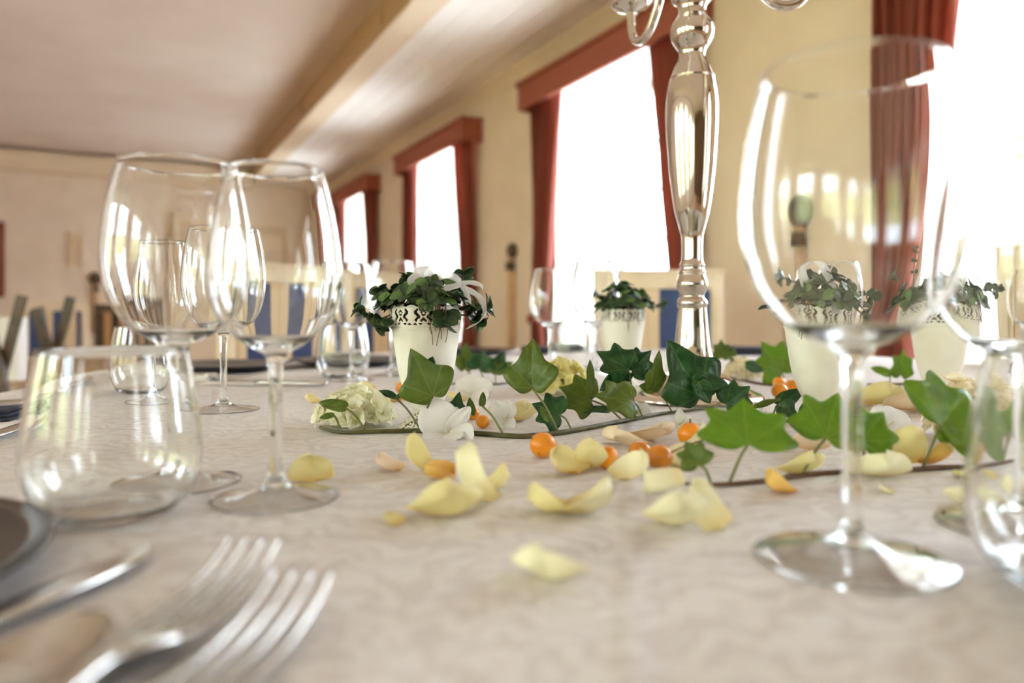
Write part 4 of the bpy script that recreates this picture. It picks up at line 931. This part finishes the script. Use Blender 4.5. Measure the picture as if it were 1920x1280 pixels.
def hydrangea(x, y, rpx, hpx, label, mk_, n, seed, size=0.0085):
    loc = P(x, y); rng = random.Random(seed); sc = loc.y/F; r = rpx*sc; h = hpx*sc
    g = thing('hydrangea_head', loc, label, 'hydrangea', 'hydrangea blooms')
    tube('stalk', [Vector((r*0.5, r*0.3, 0.002)), Vector((0, 0, h*0.3)), Vector((0, 0, h*0.6))], 0.0016, M['petiole'], g)
    for i in range(n):
        t = (i+0.5)/n; el = math.asin(min(1, t*1.02)) ; a = i*2.39996 + rng.uniform(-.2, .2)
        d_ = Vector((math.cos(a)*math.cos(el), math.sin(a)*math.cos(el), math.sin(el)))
        jt = rng.uniform(0.72, 1.02); c_ = Vector((d_.x*r*0.9*jt, d_.y*r*0.9*jt, max(0.012, (d_.z*h*0.92 + 0.004)*jt)))
        o = ob('floret', FLO[(mk_, rng.randint(0, 2))], None, g)
        nn = (d_ + Vector((rng.uniform(-.3, .3), rng.uniform(-.3, .3), 0.25+rng.uniform(-.2, .3)))).normalized(); s_ = size*rng.uniform(.8, 1.2)
        yy = nn.cross(Vector((rng.uniform(-1, 1), rng.uniform(-1, 1), 0.3))); frame_obj(o, c_, yy, nn, s_, s_, s_)
        tube('pedicel', [Vector((0, 0, h*0.4)), c_], 0.0004, M['petiole'], g, 4) if i % 3 == 0 else None
    return g
hydrangea(668, 798, 74, 68, 'pale creamy green hydrangea head left of the front vase', 'hyd_g', 74, 3, 0.0122)
hydrangea(1056, 738, 50, 64, 'yellow hydrangea head behind the upright ivy leaf', 'hyd_y', 66, 4, 0.0120)
hydrangea(1805, 820, 64, 112, 'cream hydrangea head at right behind the bright ivy leaf', 'hyd_c', 76, 5, 0.0125)
hydrangea(1392, 712, 34, 40, 'small cream hydrangea behind the candelabrum base', 'hyd_c', 40, 6, 0.0115)
def bigpetal(seed):
    rng = random.Random(seed); v, f, al = [], [], []; NU, NV = 12, 12; ph = rng.random()*6
    for j in range(NV+1):
        t = j/NV; wd = 0.56*math.sin(PI*min(1, (0.10+0.90*t)*0.84))**0.6
        for i in range(NU+1):
            u = -1+2*i/NU; v.append((u*wd, t-0.18*u*u*t, 0.06*u*u*t - 0.12*t*t + 0.03*math.sin(7*u+ph)*t*t + 0.012*math.sin(22*u)*t)); al.append(t)
    for j in range(NV):
        for i in range(NU): a = j*(NU+1)+i; f.append((a, a+1, a+NU+2, a+NU+1))
    me_ = mesh('white_petal', v, f, True); me_.materials.append(M['pet_w']); at = me_.attributes.new('along', 'FLOAT', 'POINT'); at.data.foreach_set('value', al); return me_
BP = [bigpetal(i) for i in range(3)]
def whiteflower(x, y, Y, label, petals, centre=True):
    """petals: (tip pixel, width ratio, depth change, normal)"""
    loc = PD(x, y, Y); g = thing('white_flower', Vector((loc.x, loc.y, TZ)), label, 'flower', 'white flowers on the cloth'); L0 = g.location
    for i, (tx, ty, wr, dY, nn) in enumerate(petals):
        t_ = PD(tx, ty, Y+dY); t_.z = max(t_.z, TZ+0.0015); d_ = t_-loc; o = ob('petal', BP[i % 3], None, g); frame_obj(o, loc, d_, Vector(nn), d_.length*wr, d_.length, d_.length*0.8, L0); solid(o, 0.012)
    if centre:
        v, f = lathe_vf([(0, -0.0012), (0.0016, -0.0008), (0.0019, 0), (0.0013, 0.0012), (0, 0.0016)], 12); ob('flower_centre', mesh('flower_centre', v, f, True), M['flcentre'], g, loc-L0)
        tube('stamen', [loc-L0, loc-L0+Vector((0.004, -0.006, 0.006))], 0.0004, M['flcentre'], g, 5)
    return g
whiteflower(838, 812, 0.745, 'large white flower with drooping petals over the ivy stem', [(800, 752, 0.95, -0.004, (0, -1, 0.3)), (858, 762, 0.7, 0.012, (0.3, -1, 0.2)), (882, 764, 0.45, 0.0, (0.4, -1, 0.2)), (846, 850, 0.8, -0.035, (0, -0.8, 0.6)), (880, 838, 0.85, -0.03, (0.2, -0.9, 0.5)), (800, 838, 0.75, -0.03, (-0.2, -0.7, 0.7))])
whiteflower(946, 786, 0.80, 'veined white flower behind the ivy stem near the single berry', [(925, 752, 0.9, 0.0, (0, -1, 0.3)), (952, 748, 0.9, 0.01, (0, -1, 0.2)), (920, 805, 0.9, -0.01, (-0.2, -1, 0.3)), (965, 806, 0.8, -0.01, (0.2, -1, 0.4))])
whiteflower(884, 738, 1.07, 'round white flower out of focus right of the front vase', [(858, 712, 1.0, 0, (0, -1, 0.3)), (886, 698, 1.1, 0.02, (0, -1, 0.2)), (922, 718, 1.0, 0, (0.1, -1, 0.3)), (908, 752, 0.9, -0.03, (0, -0.8, 0.5)), (858, 754, 0.9, -0.03, (0, -0.8, 0.5))])
whiteflower(1662, 800, 0.70, 'white flower right of the big glass stem above the peach petal', [(1640, 762, 1.0, 0, (0, -1, 0.3)), (1682, 765, 1.0, 0.01, (0, -1, 0.2)), (1708, 784, 1.0, 0, (0.2, -1, 0.3)), (1690, 812, 0.9, -0.01, (0, -1, 0.5)), (1632, 805, 0.9, -0.01, (-0.2, -1, 0.5))])
whiteflower(1196, 775, 0.88, 'small white veined flower under the middle ivy leaves', [(1186, 752, 0.9, 0, (0, -1, 0.3)), (1216, 758, 0.9, 0, (0, -1, 0.3)), (1222, 780, 0.9, -0.01, (0, -1, 0.4))])
whiteflower(1275, 795, 0.80, 'small white flower with upright petals above the orange berry', [(1275, 766, 0.6, 0, (0, -1, 0.2)), (1297, 782, 0.8, 0, (0.2, -1, 0.3)), (1248, 800, 0.8, -0.01, (0, -1, 0.5)), (1300, 806, 0.9, -0.02, (0, -0.8, 0.6))])
whiteflower(1428, 778, 0.86, 'tiny white flower left of the short dark ivy sprig', [(1427, 760, 0.4, 0, (0, -1, 0.2)), (1444, 780, 0.8, 0, (0, -1, 0.4)), (1412, 784, 0.8, 0, (0, -1, 0.4))])
whiteflower(1838, 742, 1.08, 'white flower behind the rightmost vase', [(1815, 718, 1.0, 0, (0, -1, 0.2)), (1845, 708, 1.0, 0, (0, -1, 0.2)), (1866, 730, 1.0, 0, (0, -1, 0.3))])
whiteflower(1490, 700, 1.45, 'distant white flower behind the right ivy sprig', [(1470, 680, 1.0, 0, (0, -1, 0.2)), (1500, 672, 1.0, 0, (0, -1, 0.2)), (1512, 696, 1.0, 0, (0, -1, 0.3)), (1474, 708, 1.0, -0.02, (0, -1, 0.3))])

# ------------------------------------------------------------------ cutlery, napkins, plates
def ribbon_solid(path, widths, thick, up=Vector((0, 0, 1))):
    """flat bar along a path (local: y forward) with varying width"""
    v, f = [], []; n = len(path)
    for p, wd in zip(path, widths):
        for (u, z) in ((-1, 0), (-0.55, 1), (0.55, 1), (1, 0), (0.55, -0.6), (-0.55, -0.6)): v.append((p[0]+u*wd*0.5, p[1], p[2]+z*thick*0.5))
    for i in range(n-1):
        for k_ in range(6): j = (k_+1) % 6; f.append((i*6+k_, i*6+j, (i+1)*6+j, (i+1)*6+k_))
    f.append(tuple(range(6))[::-1]); f.append(tuple((n-1)*6+k_ for k_ in range(6))); return v, f
def handle_path():
    pts = [(0, 0, 0.004, 0.020), (0, 0.015, 0.0035, 0.0235), (0, 0.05, 0.003, 0.020), (0, 0.09, 0.0045, 0.012), (0, 0.12, 0.0085, 0.0072), (0, 0.135, 0.009, 0.0085)]
    q_ = cr(pts, 5); return [(p[0], p[1], p[2]) for p in q_], [p[3] for p in q_]
HP, HWd = handle_path()
FH = mesh('cutlery_handle', *ribbon_solid(HP, HWd, 0.0032), True, True)
def fork_head():
    mb = MB()
    pth = [tuple(p) for p in cr([(0, 0.135, 0.009, 0.0085), (0, 0.143, 0.0085, 0.016), (0, 0.152, 0.0065, 0.0238), (0, 0.160, 0.0048, 0.0252)], 4)]
    mb.add(*ribbon_solid([p[:3] for p in pth], [p[3] for p in pth], 0.0026)); return mesh('fork_head', mb.v, mb.f, True, True)
def tine(k_):
    x = (-1.5+k_)*0.0068
    pts = [tuple(p) for p in cr([(x, 0.156, 0.0056, 0.0050), (x, 0.172, 0.0040, 0.0044), (x*1.0, 0.192, 0.0040, 0.0038), (x*0.98, 0.212, 0.0070, 0.0030), (x*0.97, 0.228, 0.0125, 0.0016)], 4)]
    return mesh('fork_tine', *ribbon_solid([p[:3] for p in pts], [p[3] for p in pts], 0.0024), True, True)
FHEAD = fork_head(); TINES = [tine(i) for i in range(4)]
def spoon_bowl():
    v, f = [], []; NU, NV = 12, 16
    for j in range(NV+1):
        t = j/NV; y = 0.130+0.066*t; wd = 0.0205*math.sin(PI*(0.03+0.97*t)**0.8*0.985)**0.62 + 0.002*(1-t)
        for i in range(NU+1):
            u = -1+2*i/NU; v.append((u*wd, y, 0.0095 - 0.0085*(1-u*u)*math.sin(PI*min(1, t*1.02+0.0))**0.7))
    for j in range(NV):
        for i in range(NU): a = j*(NU+1)+i; f.append((a, a+1, a+NU+2, a+NU+1))
    me_ = mesh('spoon_bowl', v, f, True); bm = bmesh.new(); bm.from_mesh(me_); bmesh.ops.solidify(bm, geom=bm.faces[:], thickness=0.0012); bm.to_mesh(me_); bm.free(); me_.polygons.foreach_set('use_smooth', [True]*len(me_.polygons)); return me_
SB = spoon_bowl()
def knife_blade():
    pts = [tuple(p) for p in cr([(0, 0.125, 0.005, 0.010), (0, 0.135, 0.005, 0.0165), (0, 0.17, 0.005, 0.0200), (-0.001, 0.205, 0.005, 0.0195), (-0.004, 0.225, 0.005, 0.012), (-0.007, 0.235, 0.005, 0.003)], 4)]
    return mesh('knife_blade', *ribbon_solid([p[:3] for p in pts], [p[3] for p in pts], 0.0020), True, True)
KB = knife_blade()
KH = mesh('knife_handle', *ribbon_solid([(0, y, 0.005) for y in (0, 0.01, 0.05, 0.1, 0.127)], [0.017, 0.020, 0.017, 0.013, 0.012], 0.0072), True, True)
def place(g, tip, direction, length):
    d_ = Vector((direction[0], direction[1], 0)).normalized(); g.location = tip - d_*length; g.location.z = TZ+0.0006
    g.rotation_euler.z = math.atan2(-d_.x, d_.y)
def fork(tip, direction, label):
    g = thing('dinner_fork', (0, 0, 0), label, 'fork', 'silver cutlery'); place(g, tip, direction, 0.228*1.22); g.scale = (1.22, 1.22, 1.22)
    ob('handle', FH, M['steel'], g); ob('head', FHEAD, M['steel'], g)
    for t_ in TINES: ob('tine', t_, M['steel'], g)
    return g
def knife(tip, direction, label, dz=0.0):
    g = thing('table_knife', (0, 0, 0), label, 'knife', 'silver cutlery'); place(g, tip, direction, 0.235); g.location.z += dz
    ob('blade', KB, M['steel'], g); ob('handle', KH, M['steel'], g); return g
def spoon(tip, direction, label, dz=0.0):
    g = thing('soup_spoon', (0, 0, 0), label, 'spoon', 'silver cutlery'); place(g, tip, direction, 0.196); g.location.z += dz
    ob('handle', FH, M['steel'], g); ob('bowl', SB, M['steel'], g); return g
def d2(a, b): return (b.x-a.x, b.y-a.y)
fork(P(478, 1010, 0.015), (0.07, 1), 'blurred silver fork in the left foreground, the farther of two')
fork(P(570, 1072, 0.015), (0.13, 1), 'blurred silver fork in the foreground, the nearer of two')
knife(P(300, 1046), d2(P(-10, 1180), P(300, 1046)), 'blurred knife pointing right in the near left corner')
spoon(P(172, 1160, 0.006), d2(P(20, 1300), P(180, 1160)), 'blurred spoon below the knife in the near left corner')
def napkin(loc, rz, lx, ly, h, label, m_='navy'):
    g = thing('folded_napkin', loc, label, 'napkin', 'folded napkins', rz)
    for k_ in range(3):
        z0 = 0.0006 + h*k_/3; mb = MB().box((-lx/2+0.002*k_, -ly/2+0.003*k_, z0), (lx/2-0.003*k_, ly/2-0.001*k_, z0+h/3-0.0004)); mb.build('fold', M[m_], g, False, None, min(h/7, 0.003))
    return g
PLP = [(0, 0.0006), (0.085, 0.0006), (0.095, 0.004), (0.130, 0.012), (0.140, 0.0145), (0.1405, 0.0165), (0.130, 0.0150), (0.095, 0.0075), (0.082, 0.0046), (0, 0.0040)]
PLM = mesh('dinner_plate', *lathe_vf(PLP, 64), True)
def plate(loc, label, m_): o = ob('dinner_plate', PLM, m_, None, loc); return tag(o, label, 'plate', 'place setting plates')
a_ = Vector((-0.345, 0.295, TZ)); plate(a_, 'dark glazed plate cut off in the near left corner', M['plate'])
# left settings further back
napkin(P(-34, 786), 0.2, 0.08, 0.06, 0.012, 'small dark folded napkin at the left edge above the knife')
knife(P(166, 724), d2(P(40, 770), P(166, 724)), 'knife whose blade tip shows through the left tumbler')
spoon(P(70, 762), d2(P(-60, 775), P(70, 762)), 'spoon lying at the left edge beyond the small dark napkin')
knife(P(62, 800), d2(P(-80, 850), P(62, 800)), 'knife lying at the left edge nearer than the small dark napkin')
napkin(P(315, 714), 0.15, 0.16, 0.10, 0.010, 'folded white napkin near the table edge behind the left tumbler', 'whitecloth')
plate(P(425, 694), 'dark plate at the table edge in front of the striped chair', M['plate'])
fork(P(500, 712), (0.9, 0.1), 'fork lying beside the plate in front of the striped chair')
knife(P(365, 722), (-0.8, 0.1), 'knife lying beside the plate in front of the striped chair')
plate(P(880, 664), 'dark plate at the far table edge left of the yellow hydrangea', M['plate'])
napkin(P(1040, 662), 0.1, 0.2, 0.16, 0.02, 'folded navy napkin at the far table edge behind the wine glasses')
napkin(P(1425, 664), -0.05, 0.2, 0.16, 0.022, 'folded navy napkin at the far table edge right of the candelabrum')
plate(P(655, 684), 'dark plate behind the tumbler left of the front plant', M['plate'])
napkin(Vector((0.262, 0.255, TZ)), 0.1, 0.10, 0.10, 0.018, 'dark folded napkin in the lower right corner below the tumbler')

# ------------------------------------------------------------------ chairs and other furniture
def chair_proto(name, wood, cloth_, label, arched=False):
    g = thing(name, (0, 0, 0), label, 'chair', 'dining chairs')
    W = 0.50; H = 1.03
    for sx in (-1, 1):
        mb = MB(); x0 = sx*(W/2); mb.box((min(x0, x0-sx*0.05), -0.025, 0.40), (max(x0, x0-sx*0.05), 0.025, H-0.0)); mb.box((min(x0-sx*0.012, x0-sx*0.038), -0.032, 0.5), (max(x0-sx*0.012, x0-sx*0.038), -0.025, H-0.08)); mb.build('back_post', wood, g, False, None, 0.004)
        for sy, yy in ((0, 0.0), (1, -0.43)):
            mb = MB(); t0, t1 = 0.024, 0.014; xx = sx*(W/2-0.028)
            vv = [(xx+a*t, yy+b_*t+(0.03 if sy == 0 else 0)*(0.42-z)/0.42, z) for z, t in ((0, t1), (0.40, t0)) for a, b_ in ((-1, -1), (1, -1), (1, 1), (-1, 1))]
            mb.add(vv, [(0, 3, 2, 1), (4, 5, 6, 7), (0, 1, 5, 4), (1, 2, 6, 5), (2, 3, 7, 6), (3, 0, 4, 7)]); mb.build('leg', wood, g)
    mb = MB().box((-W/2+0.05, -0.025, H-0.06), (W/2-0.05, 0.025, H)); mb.box((-W/2-0.004, -0.03, H), (W/2+0.004, 0.03, H+0.014)); mb.build('top_rail', wood, g, False, None, 0.004)
    MB().box((-W/2+0.05, -0.02, 0.52), (W/2-0.05, 0.02, 0.57)).build('lower_rail', wood, g, False, None, 0.004)
    v, f = [], []; NU, NV = 8, 8
    MB().box((-W/2+0.05, -0.028, 0.57), (W/2-0.05, 0.018, H-0.06)).build('back_cushion', cloth_, g, False, None, 0.012)
    MB().box((-W/2, -0.46, 0.36), (W/2, -0.03, 0.41)).build('seat_rail', wood, g, False, None, 0.004)
    MB().box((-W/2+0.01, -0.455, 0.41), (W/2-0.01, -0.035, 0.468)).build('seat', cloth_, g, False, None, 0.015)
    return g
ch = chair_proto('dining_chair', M['chairwood'], M['bluestripe'], 'cream chair with blue striped back facing the camera behind the candelabrum')
ch.location = (0.566, 2.90, 0)
def chair_at(src, x, y, rz, label, sc=(1, 1, 1)):
    c = copy_tree(src); c.location = (x, y, 0); c.rotation_euler.z = rz; c.scale = sc; c['label'] = label; return c
chair_at(ch, -0.81, 2.70, 0.75, 'blue striped chair behind the front left wine glasses', (1, 1, 1.0))
chair_at(ch, -0.72, 3.45, 0.45, 'blue striped chair left of the front plant below the farthest window', (0.9, 1, 1.02))
chair_at(ch, 1.40, 1.74, -1.0, 'striped chair at the right edge of the frame beside the table', (1, 1, 1.0))
chair_at(ch, -3.75, 6.1, 0.5, 'distant pale striped chair behind the crossed wooden bars', (1, 1, 0.93))
dc = chair_proto('dining_chair', M['darkwood'], M['brownstripe'], 'distant dark chair with black and tan stripes left of the wine glass')
dc.location = (-3.35, 6.5, 0); dc.rotation_euler.z = 0.5; dc.scale = (1.0, 1, 0.92)
# wooden side table behind the left tumbler
st = thing('side_table', (-2.35, 4.0, 0), 'small brown wooden side table on the floor behind the left tumbler', 'table')
MB().box((-0.3, -0.25, 0.60), (0.3, 0.25, 0.64)).build('table_top', M['brownwood'], st, False, None, 0.005)
MB().box((-0.26, -0.21, 0.52), (0.26, 0.21, 0.60)).build('apron', M['brownwood'], st)
for sx in (-1, 1):
    for sy in (-1, 1): MB().box((sx*0.24-0.02, sy*0.19-0.02, 0), (sx*0.24+0.02, sy*0.19+0.02, 0.52)).build('leg', M['brownwood'], st)
# folding stand with crossed bars at the left edge
fs = thing('folding_stand', (-1.99, 3.0, 0), 'dark wooden folding stand with crossed bars at the left edge', 'stand')
def bar(name, a, b_, wd, th, m_, parent):
    a = Vector(a); b_ = Vector(b_); t = (b_-a).normalized(); side = Vector((0, 1, 0)).cross(t).normalized(); nn = Vector((0, 1, 0))
    v = [p + side*sx*wd/2 + nn*sy*th/2 for p in (a, b_) for sx, sy in ((-1, -1), (1, -1), (1, 1), (-1, 1))]
    return MB().add(v, [(0, 3, 2, 1), (4, 5, 6, 7), (0, 1, 5, 4), (1, 2, 6, 5), (2, 3, 7, 6), (3, 0, 4, 7)]).build(name, m_, parent)
for yy in (-0.12, 0.20):
    bar('crossed_bar', (-0.045, yy, 0.90), (0.16, yy, 0.0), 0.045, 0.02, M['darkwood'], fs)
    bar('crossed_bar', (0.085, yy+0.025, 0.945), (-0.16, yy+0.025, 0.0), 0.036, 0.02, M['darkwood'], fs)
bar('tie_rail', (0.0, -0.13, 0.35), (0.0, -0.13, 0.38), 0.02, 0.02, M['darkwood'], fs)
MB().box((-0.10, 0.04, 0.60), (-0.02, 0.10, 0.86)).build('canvas_panel', M['whiteplate'], fs)
# round-headed ornaments on the walls
def wall_pan(n0, s0, zc_, rr, L, label, far=False):
    nrm = R(0, -1, 0) if not far else R(-1, 0, 0); loc = R(s0, n0, zc_)
    g = thing('wall_pan', loc, label, 'wall ornament', 'long-handled pans hung on the walls')
    v, f = lathe_vf([(0, 0), (rr*0.9, 0.0), (rr, 0.01), (rr*0.97, 0.025), (rr*0.75, 0.04), (rr*0.3, 0.05), (0, 0.052)], 32)
    rot = Vector((0, 0, 1)).rotation_difference(nrm.normalized()).to_matrix(); v = [rot @ Vector(p) for p in v]
    ob('pan', mesh('pan', v, f, True), M['darkwood'], g)
    t = Vector((0, 0, 1)).cross(nrm.normalized())
    tube('handle', [nrm*0.02 + Vector((0, 0, -rr*0.9)), nrm*0.02 + Vector((0, 0, -rr-0.3)), nrm*0.02 + Vector((0, 0, -rr-L))], [0.028, 0.034, 0.034], M['palewood'], g, 12)
    lathe('ferrule', [(0.02, 0), (0.04, 0.0), (0.034, 0.06), (0.02, 0.06)], M['darkwood'], g, 16, True, nrm*0.03 + Vector((0, 0, -rr-0.08)))
    return g
def on_right(x, y, n_=D):
    u = (x-960)/F; t = n_/(u*DY - DX); return t*(u*DX + DY), CAMZ - (y-HZ)/F*t
s_, z_ = on_right(957, 470, D-0.03); wall_pan(D-0.001, s_, z_, 0.062, 0.85, 'round brown pan with long pale handle hung between the second and third windows')
s_, z_ = on_right(1482, 400, D-0.03); wall_pan(D-0.001, s_, z_, 0.075, 0.85, 'round brown pan hung on the wall seen through the big right wine glass')
n_, z_ = on_far(180, 522); wall_pan(n_, FAR_S-0.001, z_, 0.08, 0.6, 'dark round pan on the far wall left of the large wine glass', True)
# framed picture and switch panel on the far wall
n_, z_ = on_far(-60, 485); pc = thing('framed_picture', R(FAR_S, n_, z_), 'red framed picture on the far wall cut off at the left edge', 'picture')
def loc_box(root, s0, s1, n0, n1, z0, z1, m_, name):
    o = MB().box((s0, n0, z0), (s1, n1, z1), lambda a, b_, c: R(a, b_, c) - root.location).build(name, m_, root); return o
for (a, e, z0, z1) in ((-0.36, -0.30, -0.45, 0.45), (0.30, 0.36, -0.45, 0.45), (-0.30, 0.30, 0.39, 0.45), (-0.30, 0.30, -0.45, -0.39)): loc_box(pc, FAR_S-0.04, FAR_S-0.001, n_+a, n_+e, z_+z0, z_+z1, M['curtain'], 'frame_side')
loc_box(pc, FAR_S-0.02, FAR_S-0.001, n_-0.30, n_+0.30, z_-0.39, z_+0.39, M['whiteplate'], 'picture_sheet')
n_, z_ = on_far(141, 468); bx_ = thing('wall_notice_board', R(FAR_S, n_, z_), 'small faint tan board on the far wall left of the large wine glass', 'board')
loc_box(bx_, FAR_S-0.025, FAR_S-0.001, n_-0.07, n_+0.07, z_-0.2, z_+0.2, M['door'], 'board_face'); loc_box(bx_, FAR_S-0.035, FAR_S-0.001, n_+0.07, n_+0.09, z_-0.2, z_+0.2, M['cornice'], 'board_edge')
